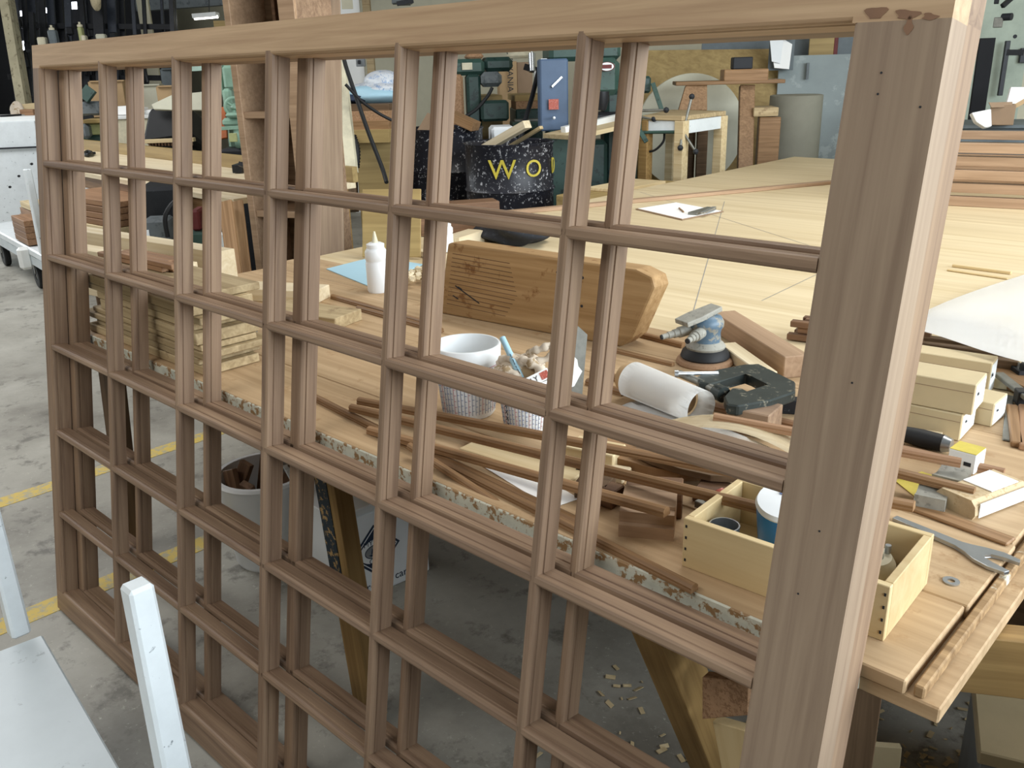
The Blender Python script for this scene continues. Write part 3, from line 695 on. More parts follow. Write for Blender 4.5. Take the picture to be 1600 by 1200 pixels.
for k, (pts, r) in enumerate([([(-.055, -.01, .118), (-.04, -.02, .14), (-.01, -.02, .15), (.015, -.01, .135), (.03, .0, .12)], .009), ([(-.05, -.025, .112), (-.03, -.04, .125), (.0, -.04, .128), (.02, -.035, .115)], .010),
                              ([(-.01, .02, .14), (.01, .01, .16), (.03, .015, .168), (.045, .03, .175), (.05, .02, .155), (.03, .0, .145)], .0075), ([(.0, -.01, .14), (.02, -.015, .148), (.045, -.01, .14), (.055, -.005, .12)], .010)]):
    P = spline([cb2 + Vector(p) for p in pts], 6); tube('rag_fold', P, [r * (1 + .25 * math.sin(i * 1.3 + k)) for i in range(len(P))], 'rag', rt_, 8)
mk = thing('marker_pen', 'light blue marker pen standing in the rag of the smaller bucket', 'marker', cb2 + Vector((-.02, -.03, .1)))
m0 = dep(819, 600, 1.705); m1 = dep(785, 528, 1.735); md = (m1 - m0).normalized(); mf = frame(m0, md, FW * -1)
ml = (m1 - m0).length
lm = mf @ Matrix(((0, 0, 1, 0), (1, 0, 0, 0), (0, 1, 0, 0), (0, 0, 0, 1)))
lathe('barrel', [(0, ml * .12), (.0055, ml * .12), (.0065, ml * .3), (.0065, ml * .66), (.0062, ml * .67), (.0062, ml), (.004, ml * 1.02), (0, ml * 1.02)], 'blue_paper', lm, mk, 18)
lathe('tip', [(0, 0), (.003, .001), (.0052, ml * .12), (0, ml * .121)], 'ink', lm, mk, 14)
text('print', 'Sharpie', .016, 'ink', face_frame(m0 + md * ml * .42 - FW * .0068, md, RX * -1 if False else DN * -1 + RX * -.4), mk)
# red and black printed tag, white paper tuft, steel scraper
o = box('printed_tag', (.05, .018, .0012), 'paper', face_frame(dep(845, 592, 1.66), RX - DN * .55, -DN - RX * .3), None, 0.); tg = thing('tag_label', 'paper tag with red and black print in the smaller bucket', 'tag', cb2 + Vector((.02, -.05, .1)))
bpy.data.objects.remove(o)
tf = face_frame(dep(838, 592, 1.67), RX - DN * .5, -DN * .8 - RX * .4)
box('card', (.055, .02, .001), 'paper', tf, tg, 0.); box('red_patch', (.016, .014, .0006), 'red_print', tf @ Matrix.Translation((.017, 0, .0008)), tg, 0.)
text('print', 'TLY', .014, 'ink', tf @ Matrix.Translation((-.008, 0, .0008)), tg)
pf = dep(888, 580, 1.78); pt_ = [(0, 0), (.012, .005), (.02, .02), (.028, .035), (.02, .045), (.018, .058), (.008, .068), (-.004, .062), (-.012, .045), (-.014, .02), (-.008, .005)]
o = shape('paper_scrap', pt_, .0012, 'paper', face_frame(pf + DN * .035, RX, -DN)); tag(o, 'torn white paper scrap standing beside the smaller bucket', 'paper')
o = shape('steel_scraper', [(0, 0), (.03, .0), (.042, .14), (.02, .16), (.012, .13)], .002, 'steel_dull', face_frame(dep(888, 622, 1.95), RX, -DN)); tag(o, 'dull steel scraper blade leaning on the old timber', 'scraper')
# ---- black cloth, board and beam beyond the bench on the table edge
cloth('work_jacket', 'crumpled black cloth lying behind the old timber', 'cloth', at(790, 385) + Vector((-.05, .1, .045)), .17, .12, .06, 8, 'black_cloth', 48, 24, .28)
zb_ = at(660, 362)
o = bar('beam_offcut', at(655, 366), at(752, 362) + Vector((0, .1, 0)), .12, .13, 'walnut'); tag(o, 'dark brown beam offcut standing behind the white bottle', 'beam')
o = bar('pale_board', at(705, 392) + Vector((-.02, .02, 0)), at(745, 377), .08, .05, 'pale_wood'); tag(o, 'short pale board left of the black cloth', 'board')
pA, pB = at(556, 404), at(628, 404)
o = box('tan_plywood', ((pB - pA).length * 1.25, .012, .26), 'ply_yellow', frame((pA + pB) / 2 + Vector((.02, .06, .13)), pB - pA, (-.15, .25, 1)), None, .001); tag(o, 'tan plywood panel leaning upright behind the glue bottle', 'panel')
# ---- sander
sc = at(1101, 566); sd = thing('orbital_sander', 'dusty blue pneumatic orbital sander on a brown pad', 'sander', sc)
S = Matrix.Translation(sc)
lathe('sanding_disc', [(0, 0), (.067, 0), (.069, .003), (.066, .010), (.058, .014), (0, .014)], 'sand_pad', S, sd, 40)
lathe('skirt', [(.056, .014), (.059, .018), (.055, .030), (.046, .038), (.0, .038)], 'dark_rubber', S, sd, 36)
lathe('collar', [(.046, .038), (.048, .043), (.043, .050), (.036, .056), (0, .056)], 'dust_grey', S, sd, 32)
lathe('body', [(.036, .056), (.034, .075), (.036, .085), (.041, .093), (.041, .104), (.034, .116), (.018, .122), (0, .123)], 'sander_blue', S, sd, 36)
ld = (RX * -.8 + Vector((FW.x, FW.y, 0)) * -.45); ld.z = 0; ld.normalize(); lf = frame(sc, ld)
shape('lever', [(-.03, -.020), (.035, -.027), (.078, -.024), (.078, .024), (.035, .027), (-.03, .020)], .012, 'dust_grey', lf @ Matrix.Translation((0, 0, .127)) @ Matrix.Rotation(.22, 4, 'Y') @ Matrix.Translation((0, 0, -.006)), sd, .002)
def port(name, off, yaw, rr, L_, mat, endm):
    m_ = lf @ Matrix.Translation((.03, off, .085)) @ Matrix.Rotation(yaw, 4, 'Z') @ Matrix.Rotation(math.pi / 2 + .12, 4, 'Y')
    lathe(name, [(0, 0), (rr, 0), (rr, L_ * .45), (rr * .8, L_ * .47), (rr * .8, L_ * .62), (rr * .65, L_ * .64), (rr * .65, L_ * .8), (rr * .5, L_ * .82), (rr * .5, L_), (0, L_)], mat, m_, sd, 18)
    lathe(name + '_end', [(0, L_), (rr * .45, L_), (rr * .45, L_ + .003), (0, L_ + .003)], endm, m_, sd, 14)
port('air_inlet', -.016, -.12, .013, .082, 'dust_grey', 'ink'); port('exhaust', .018, .35, .014, .06, 'dust_grey', 'ink')
# ---- mahogany beam, pale batten, block, C-clamp
o = stickpx('mahogany_beam', 'square mahogany beam lying diagonally behind the sander', 'beam', (1130, 515), (1243, 590), .062, .052, 'mahogany_light'); 
o = stickpx('pale_batten', 'short pale batten between the sander and the mahogany beam', 'batten', (1136, 552), (1200, 600), .042, .028, 'pale_wood')
o = stickpx('mahogany_block', 'mahogany block under the jaw of the clamp', 'wood block', (1145, 664), (1210, 678), .075, .05, 'mahogany')
zc_ = B + .062
cl = thing('c_clamp', 'dark iron C-clamp lying across the mahogany block', 'clamp', at(1180, 600, zc_))
outer = [(1088, 588), (1120, 577), (1162, 569), (1186, 568), (1243, 596), (1243, 612), (1205, 625), (1153, 634), (1136, 631), (1131, 619), (1143, 606), (1160, 606), (1166, 613), (1203, 601), (1175, 588), (1165, 583), (1110, 600), (1092, 597)]
slab('frame', [at(u, v, zc_) for u, v in outer], .022, 'clamp_iron', None, cl, .003)
tube('screw', [at(1062, 584, zc_ - .006), at(1100, 600, zc_ - .008), at(1121, 612, zc_ - .01)], .008, 'steel_dull', cl, 12)
tube('swivel_pad', [at(1119, 611, zc_ - .01), at(1131, 617, zc_ - .011)], .017, 'clamp_iron', cl, 14)
tube('handle', [at(1058, 584, zc_ + .004), at(1122, 583, zc_ + .0)], .0045, 'steel', cl, 10)
tube('handle_knob', [at(1054, 584, zc_ + .004), at(1060, 584, zc_ + .004)], .008, 'steel', cl, 10)
o = stickpx('grip_bar', 'black jointed steel tool under the clamp', 'tool', (1180, 640), (1252, 645), .03, .03, 'black_iron', B)
# ---- pile of dark strip ends by the stile, behind it
rnd = random.Random(21)
for k in range(9):
    u0 = (1216, 1222, 1214, 1232, 1228, 1240, 1220, 1236, 1226)[k]; lv = k // 3
    A = at(u0, 536, B) + Vector((0, .05 + .024 * (k % 3), .0005 + .017 * lv)); d = Vector((.93, .20, 0)).normalized()
    o = bar('sash_strip', A, A + d * (.24 + .02 * (k % 4)), .022, .016, 'walnut'); tag(o, 'dark strip in the pile behind the right stile, %s layer, %s' % (['bottom', 'middle', 'top'][k // 3], ['nearest', 'middle', 'farthest'][k % 3]), 'strip', 'pile of dark strips behind the right stile')
# ---- drawing roll: cardboard core with white paper
ra, rb_ = at(1003, 630), at(1112, 678); rd = (rb_ - ra).normalized(); rl = (rb_ - ra).length; rz = Vector((0, 0, 1)); rs = Vector((-rd.y, rd.x, 0))
dr = thing('drawing_roll', 'white drawing paper loosely rolled on a cardboard core', 'paper roll', ra)
def roll(u, v):
    a = -2.6 + 6.4 * u; r_ = .034 + .004 * u; x = rl * v
    k = 1 + .35 * (1 - v) * .3
    p = ra + rd * (x - .03) + rs * (r_ * k * math.cos(a)) + rz * (.044 + r_ * k * math.sin(a))
    return p - ra
grid('paper', roll, 36, 6, 'paper', Matrix.Translation(ra), dr, .0006)
def flat(u, v):
    p = ra + rd * (rl * (.03 + 1.75 * v)) - rs * (-.02 + .10 * u) + rz * (.003 + .010 * math.sin(u * 2.6 + v * 2) ** 2)
    return p - ra
grid('paper_tail', flat, 10, 10, 'paper', Matrix.Translation(ra), dr, .0006)
cm = frame(ra - rd * .055 + rz * .044, rd) @ Matrix(((0, 0, 1, 0), (1, 0, 0, 0), (0, 1, 0, 0), (0, 0, 0, 1)))
lathe('core', [(.026, 0), (.031, 0), (.031, .19), (.026, .19)], 'cardboard', cm, dr, 28, False)
lathe('core_plug', [(0, .004), (.0262, .004), (.0262, .01), (0, .01)], 'birch_ply', cm, dr, 24)
# ---- veneer, curved plywood and blocks in the middle
def veneer(u, v):
    x = -.16 + .32 * u; y = -.035 + .07 * v; return Vector((x, y + .03 * math.cos(x * 8), .055 - 1.6 * x * x + .0))
vo = at(1130, 712); o = grid('veneer_strip', veneer, 16, 3, 'pale_wood', Matrix.Translation(vo) @ Matrix.Rotation(.3, 4, 'Z'), None, .0015); tag(o, 'thin pale veneer strip arching in front of the paper roll', 'veneer')
cp = [(-.12, -.03), (-.12, .05), (-.07, .055), (-.04, .03), (.0, .018), (.05, .02), (.10, .04), (.12, .0), (.06, -.04), (.0, -.05), (-.07, -.045)]
o = shape('curved_plywood', cp, .018, 'moulding', Matrix.Translation(at(1030, 728) + Vector((0, 0, .0008))) @ Matrix.Rotation(.15, 4, 'Z'), None, .001); tag(o, 'flat brown plywood piece cut to a curve, right of the pale block', 'offcut')
o = shape('curved_plywood', [(x * .9, y * .8) for x, y in cp], .012, 'dark_leg', Matrix.Translation(at(1052, 742) + Vector((0.03, .01, .021))) @ Matrix.Rotation(.05, 4, 'Z'), None, .001); tag(o, 'thinner dark plywood curve lying on the brown one', 'offcut')
stickpx('pine_block', 'small pale pine block right of the near muntin', 'wood block', (894, 712), (968, 727), .06, .03, 'pine')
stickpx('pine_block', 'thin pale slip of pine in front of the pine block', 'wood block', (905, 735), (980, 748), .05, .012, 'pale_wood')
stickpx('walnut_block', 'dark wavy-grained block behind the pine box', 'wood block', (978, 792), (1066, 798), .06, .045, 'walnut')
stickpx('walnut_block', 'dark brown block beside the flat paper on the bench', 'wood block', (905, 768), (955, 776), .055, .03, 'dark_leg')
stickpx('walnut_block', 'small pale-topped dark offcut left of the wavy block', 'wood block', (945, 783), (966, 790), .04, .03, 'walnut')
o = slab('paper_sheet', [p + Vector((0, 0, .0015)) for p in (at(752, 728), at(800, 718), at(905, 780), at(862, 795))], .0008, 'paper'); tag(o, 'white paper sheet under the moulding strips at the bench front', 'paper')
o = stickpx('flat_board', 'flat tan board under the moulding strips in front of the buckets', 'board', (735, 700), (905, 752), .07, .012, 'pine')
mb = thing('moulding_sample', 'short stepped mahogany moulding sample at the bench front', 'moulding', at(1010, 845))
ma, mc = at(966, 838), at(1052, 846); md_ = (mc - ma).normalized(); mf_ = frame((ma + mc) / 2 + Vector((-md_.y, md_.x, 0)) * .045, md_)
prism('sample', [(-.045, 0), (.045, 0), (.045, .045), (-.02, .045), (-.02, .040), (-.038, .040), (-.038, .022), (-.045, .020)], (mc - ma).length, 'mahogany_light', mf_, mb)
# ---- loose moulding strips
Z1 = B + .0005
strip('long moulding strip from the buckets to behind the right stile, upper of a pair', (562, 630), (1428, 797), Z1 + .0150, B + .07)
strip('long moulding strip from the buckets to behind the right stile, lower of a pair', (550, 641), (1215, 806), Z1 + .0150, B + .07)
strip('moulding strip in front of the buckets ending on the moulding sample', (578, 676), (1042, 806), Z1, B + .056)
strip('thin moulding strip running along the chipped front edge of the bench', (488, 622), (1085, 925), Z1, Z1, s=.9)
strip('moulding strip slanting off the front edge of the bench', (640, 700), (860, 862), B + .018, B - .028, s=.8, dq=(0, .022, 0))
strip('moulding strip crossing to the front edge near the moulding sample', (655, 705), (905, 822), Z1, Z1)
strip('moulding strip behind the grey block, farther of two', (520, 466), (668, 508), Z1, Z1)
strip('moulding strip behind the grey block, nearer of two', (560, 484), (690, 520), Z1, Z1)
strip('moulding strip emerging from behind the old timber towards the sander', (995, 524), (1068, 543), Z1, Z1)
strip('thin strip on the bench left of the sander', (945, 546), (1052, 572), Z1, Z1, s=.7)
strip('strip left of the paper roll, farther of two', (925, 584), (985, 600), Z1, Z1)
strip('strip left of the paper roll, nearer of two', (918, 600), (975, 618), Z1, Z1)
strip('reddish strip running from the mahogany block to the small white box', (1085, 632), (1568, 744), Z1, Z1, 'red_wood')
strip('reddish strip across the paper roll end', (1115, 656), (1500, 728), B + .052, B + .03, 'red_wood')
strip('strip end beside the grey moulded offcuts', (1340, 728), (1522, 774), B + .026, B + .026)
o = stickpx('brown_lath', 'flat brown slat lying behind the open wrench', 'slat', (1425, 793), (1580, 850), .03, .006, 'moulding')
# ---- open pine box with its contents
k0, k1, k2 = at(1065, 884), at(1380, 1003), at(1478, 922)
ex_ = (k1 - k0).normalized(); bl_ = (k1 - k0).length; ey_ = Vector((-ex_.y, ex_.x, 0)); bw_ = (k2 - k1).dot(ey_); hb = .078; tw = .011
bo = thing('pine_box', 'open-topped plywood box of parts at the front right of the bench', 'box', k0)
def bpt(x, y, z): return k0 + ex_ * x + ey_ * y + Vector((0, 0, z))
def bbox(nm, x0, x1, y0, y1, z0, z1): return box(nm, (x1 - x0, y1 - y0, z1 - z0), 'birch_ply', frame(bpt((x0 + x1) / 2, (y0 + y1) / 2, (z0 + z1) / 2), ex_), bo, .001)
bbox('bottom', tw, bl_ - tw, tw, bw_ - tw, 0, .008); bbox('side', 0, bl_, 0, tw, 0, hb); bbox('side', 0, bl_, bw_ - tw, bw_, 0, hb)
bbox('end', 0, tw, tw, bw_ - tw, 0, hb); bbox('end', bl_ - tw, bl_, tw, bw_ - tw, 0, hb)
for k in range(4):
    for xx in (.005, bl_ - .005): box('nail', (.0025, .001, .004), 'ink', frame(bpt(xx, -.0004, .012 + .018 * k), ex_), bo, 0.)
bt_ = thing('paint_tin', 'round blue tin with a pale printed lid lying in the pine box', 'tin', bpt(.15, .09, .008))
ax_ = (ey_ * -.22 + Vector((0, 0, .97))).normalized(); tm = frame(bpt(.112, .105, .062), ax_.cross(ex_), ax_)
lathe('body', [(0, -.05), (.044, -.05), (.046, -.046), (.046, .034), (0, .034)], 'blue_tin', tm, bt_, 36); lathe('lid', [(.046, .034), (.047, .037), (.044, .043), (.0, .044)], 'carton_white', tm, bt_, 36)
lf_ = face_frame(tm @ Vector((0, 0, .0448)), ex_, ax_.cross(ex_) * (1 if ax_.cross(ex_).dot(ey_) > 0 else -1))
box('label_patch', (.018, .014, .0005), 'ink_blue', lf_ @ Matrix.Translation((-.008, .010, 0)), bt_, 0.); text('print', 'WV', .011, 'carton_white', lf_ @ Matrix.Translation((-.008, .010, .0004)), bt_)
text('print', 'NEW', .010, 'ink_blue', lf_ @ Matrix.Translation((.018, .004, 0)), bt_)
jar = thing('steel_cup', 'dull steel cup lying in the left end of the pine box', 'cup', bpt(.06, .08, .01))
lathe('cup', [(0, 0), (.019, 0), (.021, .004), (.022, .05), (.02, .05), (.019, .006), (0, .006)], 'steel', Matrix.Translation(bpt(.038, .05, .0085)), jar, 28, False)
rp = thing('router_part', 'cream and black round machine part in the right end of the pine box', 'machine part', bpt(bl_ - .07, .08, .008))
pm = Matrix.Translation(bpt(bl_ - .065, .105, .0085))
lathe('ring', [(.016, 0), (.036, 0), (.038, .006), (.038, .034), (.032, .044), (.022, .044), (.018, .03), (.016, .01)], 'cream', pm, rp, 30, False)
lathe('hub', [(0, 0), (.015, 0), (.015, .03), (.01, .036), (0, .036)], 'ink', pm, rp, 20)
tube('stud', [pm @ Vector((.02, .02, .044)), pm @ Vector((.02, .02, .056))], .004, 'steel', rp, 10)
o = tube('hose_coil', spline([bpt(bl_ - .13 + .02 * math.cos(a), .05 + .02 * math.sin(a), .016 + .004 * a) for a in [i * .8 for i in range(10)]], 4), .007, 'dark_rubber'); tag(o, 'short black hose curled in the pine box', 'hose')
# red and grey plate with a hole
pl = thing('tool_plate', 'grey steel plate with a hole and red paint behind the pine box', 'plate', at(1110, 790))
pz = B + .03
q = [at(1085, 782, pz), at(1128, 762, pz), at(1155, 772, pz), at(1118, 796, pz)]
slab('plate', q, .012, 'steel_dull', None, pl, .001); slab('red_half', [at(1118, 766, pz + .001), at(1128, 762, pz + .001), at(1155, 772, pz + .001), at(1146, 778, pz + .001)], .0012, 'red_print', None, pl)
lathe('hole', [(0, 0), (.008, 0), (.008, .0008), (0, .0008)], 'ink', Matrix.Translation(at(1108, 782, pz) + Vector((0, 0, .0004))), pl, 18)
o = box('plate_rest', (.1, .06, .0175), 'walnut', frame(at(1120, 790, B) + Vector((.0, .03, .0088)), (1, .3, 0)), None); tag(o, 'dark block supporting the steel plate', 'wood block')
# ---- wrench and washer
w0, w1 = at(1398, 806, B + .008), at(1545, 868, B + .008); wd = (w1 - w0).normalized(); wl = (w1 - w0).length
jw = lambda pts: [(wl + x * 1.25, y * 1.3) for x, y in pts]
jaw = [(0, -.006)] + jw([(-.036, -.006), (-.022, -.011), (-.008, -.018), (.010, -.021), (.028, -.018), (.030, -.0105), (.010, -.0095), (-.002, -.0065), (-.005, 0), (-.001, .007), (.010, .0105), (.028, .0135), (.025, .0205), (.006, .022), (-.012, .016), (-.026, .009), (-.036, .006)]) + [(0, .006)]
o = shape('open_wrench', jaw, .006, 'steel', frame(w0 + Vector((0, 0, -.007)), wd), None, .001); tag(o, 'shiny steel open-end wrench lying behind the pine box', 'wrench')
o = lathe('steel_washer', [(.005, 0), (.011, 0), (.011, .002), (.005, .002), (.005, 0)], 'steel', Matrix.Translation(at(1486, 909, B + .0005)), None, 24, False); tag(o, 'small steel washer at the right end of the bench', 'washer')
# ---- sanding block, moulded offcuts, little box
so = at(1530, 780); sbk = thing('sanding_block', 'wooden block wrapped in worn white and tan sandpaper', 'sanding block', so)
sA, sB = at(1488, 800), at(1572, 768); sdx = (sB - sA).normalized(); sf = frame((sA + sB) / 2, sdx)
prism('wrap', [(-.032, 0), (.032, 0), (.036, .008), (.034, .022), (.026, .031), (-.026, .031), (-.034, .022), (-.036, .008)], (sB - sA).length * .96, 'sandpaper_tan', sf, sbk)
box('paper_face', ((sB - sA).length * .9, .0015, .024), 'carton_white', sf @ Matrix.Translation((.004, -.0368, .015)), sbk, 0.)
box('paper_top', ((sB - sA).length * .5, .05, .0015), 'paper', sf @ Matrix.Translation((.02, 0, .0322)) @ Matrix.Rotation(.0, 4, 'Y'), sbk, 0.)
def cove(label, p, q_, w_, h_):
    A, C = at(*p), at(*q_); n_ = 8; pr = [(-w_ / 2, 0), (w_ / 2, 0), (w_ / 2, h_)] + [(w_ / 2 - w_ * (i + 1) / (n_ + 1), h_ - .006 * math.sin(math.pi * (i + 1) / (n_ + 1))) for i in range(n_)] + [(-w_ / 2, h_)]
    o = prism('cove_offcut', pr, (C - A).length, 'dust_grey', frame((A + C) / 2, C - A)); tag(o, label, 'moulding')
cove('grey coved moulding offcut nearer the right stile', (1430, 784), (1478, 794), .055, .026)
cove('grey coved moulding offcut behind the nearer one', (1462, 750), (1508, 762), .055, .022)
o = slab('yellow_sandpaper', [p + Vector((0, 0, .002)) for p in (at(1398, 752), at(1440, 738), at(1482, 752), at(1440, 786))], .001, 'label_yellow'); tag(o, 'yellow sandpaper sheet under the moulding strips right of the stile', 'sandpaper')
wbx = thing('small_box', 'little white carton with a yellow top and a black slot', 'box', at(1500, 734))
f0_, f1_ = at(1479, 730), at(1521, 742); fx = (f1_ - f0_).normalized(); fy = Vector((-fx.y, fx.x, 0)); fl = (f1_ - f0_).length; fb = frame((f0_ + f1_) / 2 + fy * .022 + Vector((0, 0, .018)), fx)
box('carton', (fl, .044, .036), 'carton_white', fb, wbx, .001); box('top_flap', (fl * .98, .043, .001), 'label_yellow', fb @ Matrix.Translation((0, 0, .0187)), wbx, 0.); box('slot', (.012, .001, .007), 'ink', fb @ Matrix.Translation((.010, -.0222, -.002)), wbx, 0.)
pb_ = thing('drilled_block', 'flat white drilled block beside the black tool grip', 'wood block', at(1440, 690))
fb = frame(at(1432, 692) + Vector((0, .01, .008)), (1, .25, 0)); box('block', (.075, .05, .016), 'pale_wood', fb, pb_, .001)
for x in (-.015, .012): lathe('drill_hole', [(.003, 0), (.003, .0006), (0, .0006)], 'ink', fb @ Matrix.Translation((x, .004, .008)), pb_, 10)
# ---- cartons at the right
def carton(label, p, q_, depth_, h_, z, lblside=True):
    A, C = at(*p, z=z), at(*q_, z=z); d = (C - A).normalized(); n_ = Vector((-d.y, d.x, 0)); L_ = (C - A).length
    t = thing('long_carton', label, 'box', (A + C) / 2, 0., 'tan cartons with white end labels'); fr = frame((A + C) / 2 + n_ * depth_ / 2 + Vector((0, 0, h_ / 2 + .0005)), d)
    box('carton', (L_, depth_, h_), 'carton_tan', fr, t, .0015); el_ = box('end_label', (.0008, depth_ * .9, h_ * .86), 'carton_white', fr @ Matrix.Translation((L_ / 2 + .0004, 0, 0)), t, 0.)
    text('print', 'No.', h_ * .2, 'ink', face_frame(fr @ Vector((L_ / 2 + .001, -depth_ * .2, h_ * .1)), n_, (0, 0, 1)), el_)
    box('lid_seam', (L_ * .96, .0006, .001), 'cardboard_dark', fr @ Matrix.Translation((0, -depth_ / 2 - .0002, h_ * .22)), t, 0.)
    return fr
h1 = .052
carton('lower tan carton with a white label, under the top one', (1395, 667), (1498, 690), .1, h1, B)
carton('top tan carton with a bright white end, nearest the stile', (1385, 624), (1518, 650), .085, .06, B + h1 + .001)
carton('low tan carton with a white end right of the stacked two', (1440, 643), (1548, 668), .08, .048, B)
carton('farthest tan carton behind the stacked pair', (1400, 596), (1542, 621), .06, .075, B)
hd = thing('rubber_mallet', 'black rubber grip with a steel end in front of the cartons', 'tool', at(1450, 680))
ha, hb_ = at(1405, 676, B + .018), at(1474, 693, B + .018); tube('grip', [ha, ha.lerp(hb_, .5), hb_], [.014, .017, .016], 'dark_rubber', hd, 16); tube('steel_end', [hb_, hb_ + (hb_ - ha).normalized() * .014], [.0165, .012], 'steel', hd, 16)
# ---- big white drawing sheet curling up at the right
P00 = at(1405, 512, B + .09)
def sheet(u, v):
    e0 = at(1405, 512, B + .09).lerp(at(1720, 592, B + .10), u)
    e1 = at(1405 + 315 * u, 511 - 175 * u + 62 * u * u, B + .085 - .11 * u + .035 * u * u)
    p = e0.lerp(e1, v); p.z += .05 * u * math.sin(math.pi * v) + .006 * math.sin(6 * u + 1)
    return p - P00
o = grid('drawing_sheet', sheet, 24, 16, 'paper', Matrix.Translation(P00), None, .0008); tag(o, 'big white drawing sheet arched over the clutter at the right', 'paper')
rnd = random.Random(4)
for k in range(6):
    A = at(1400, 566 - 5 * (k % 3)) + Vector((0, .0 + .03 * (k % 3), .0005 + .021 * (k // 3))); 
    o = bar('dark_strip', A, A + Vector((.235 + .01 * (k % 2), .05, 0)), .024, .02, 'dark_leg'); tag(o, 'dark wood strip under the white drawing sheet, %s layer, %s' % (['lower', 'upper'][k // 3], ['nearest', 'middle', 'farthest'][k % 3]), 'strip', 'dark strips under the drawing sheet')
o = stickpx('wedge_block', 'mahogany block under the edge of the white drawing sheet', 'wood block', (1520, 562), (1556, 570), .075, .05, 'mahogany')
o = stickpx('brown_board', 'brown board at the right edge beyond the cartons', 'board', (1562, 585), (1660, 625), .12, .022, 'moulding')
o = stickpx('steel_square', 'steel rule lying at the right edge beside the low carton', 'ruler', (1572, 690), (1578, 620), .014, .004, 'steel_dull')
o = stickpx('brown_strip', 'flat brown strip with pointed end at the right edge', 'strip', (1588, 700), (1580, 640), .02, .012, 'moulding')
o = stickpx('brown_strip', 'wider brown strip beside the pointed one at the right edge', 'strip', (1602, 705), (1600, 640), .022, .012, 'red_wood')
bc = thing('bar_clamp', 'black and grey trigger clamp at the right edge of the bench', 'clamp', at(1590, 610))
bar('rail', at(1560, 588, B + .02), at(1625, 640, B + .02), .02, .01, 'steel_dull', bc); bar('jaw', at(1565, 575, B + .002), at(1600, 600, B + .002), .03, .03, 'black_iron', bc); bar('jaw', at(1585, 630, B + .002), at(1625, 632, B + .002), .03, .03, 'black_iron', bc)
cyl = at(1602, 598); lathe('knob', [(0, 0), (.016, 0), (.017, .04), (.014, .045), (0, .046)], 'dark_rubber', Matrix.Translation(cyl), bc, 20)
tr_ = lathe('tape_roll', [(.018, 0), (.028, 0), (.028, .02), (.018, .02), (.018, 0)], 'cream', Matrix.Translation(at(1566, 602, B)), None, 24, False); tag(tr_, 'cream roll of tape beside the low carton', 'tape')
# ---- on the plywood table
T0 = B - .0025
cbp = thing('clipboard', 'clipboard with white paper lying on the plywood table', 'clipboard', at(1060, 330, T0))
q = [at(993, 326, T0 + .005), at(1056, 316, T0 + .005), at(1131, 330, T0 + .005), at(1066, 343, T0 + .005)]
slab('board', q, .004, 'cardboard_dark', None, cbp); c_ = sum(q, Vector()) / 4
slab('paper', [c_ + (p - c_) * .94 + Vector((0, 0, .0018)) for p in q], .0015, 'paper', None, cbp)
clp = bar('clip', at(1082, 336, T0 + .007), at(1112, 327, T0 + .007), .05, .012, 'steel_dull', cbp); bar('clip_lever', at(1098, 334, T0 + .018), at(1116, 325, T0 + .018), .02, .008, 'steel', clp)
tube('pencil', [at(1061, 325, T0 + .011), at(1068, 331, T0 + .011)], .004, 'moulding', cbp, 6)
o = stickpx('mauve_strip', 'long thin mauve-grey strip crossing the plywood table', 'strip', (772, 337), (1300, 287), .05, .018, 'mahogany_light', T0)
o = stickpx('yellow_lath', 'thin yellow slat on the table beside the stile, farther of two', 'slat', (1488, 417), (1580, 429), .012, .01, 'birch_ply', T0)
o = stickpx('yellow_lath', 'thin yellow slat on the table beside the stile, nearer of two', 'slat', (1480, 423), (1575, 437), .012, .006, 'birch_ply', T0)
o = stickpx('wood_scrap', 'tiny wood scrap beside the end of the old timber', 'scrap', (1002, 500), (1018, 497), .015, .012, 'pale_wood', B)
# stack of finished frames at the far right of the table
fa, fb_ = at(1440, 318, T0), at(1680, 330, T0)
zs = T0 + .0005
for k in range(5):
    h_ = .062; dd = (.0, .02, .01, .03, .015)[k]; d = (fb_ - fa).normalized(); n_ = Vector((-d.y, d.x, 0)); L_ = 1.5; Wd = .8
    t = thing('unglazed_sash', '%s reddish wooden sash in the stack on the far right of the table' % ['bottom', 'second lowest', 'middle', 'second highest', 'top'][k], 'window sash', fa + Vector((0, 0, zs - T0)), 0., 'stacked wooden sashes')
    a0_ = fa + d * dd + Vector((0, 0, zs - T0)) + n_ * dd
    bar('rail', a0_ - d * .25, a0_ + d * (L_ - .25), .06, .044, 'mahogany_light', t); bar('rail', a0_ + n_ * Wd - d * .25, a0_ + n_ * Wd + d * (L_ - .25), .06, .044, 'mahogany_light', t)
    bar('stile', a0_ - d * .22 + n_ * .031, a0_ - d * .22 + n_ * (Wd - .031), .06, .044, 'mahogany_light', t); bar('stile', a0_ + d * (L_ - .28) + n_ * .031, a0_ + d * (L_ - .28) + n_ * (Wd - .031), .06, .044, 'mahogany_light', t)
    for s_ in (.1, L_ - .6): bar('spacer', a0_ + d * (s_ - .2) - n_ * .01 + Vector((0, 0, .0445)), a0_ + d * (s_ - .2) + n_ * (Wd + .01) + Vector((0, 0, .0445)), .03, h_ - .0455, 'dark_leg', t)
    zs += h_
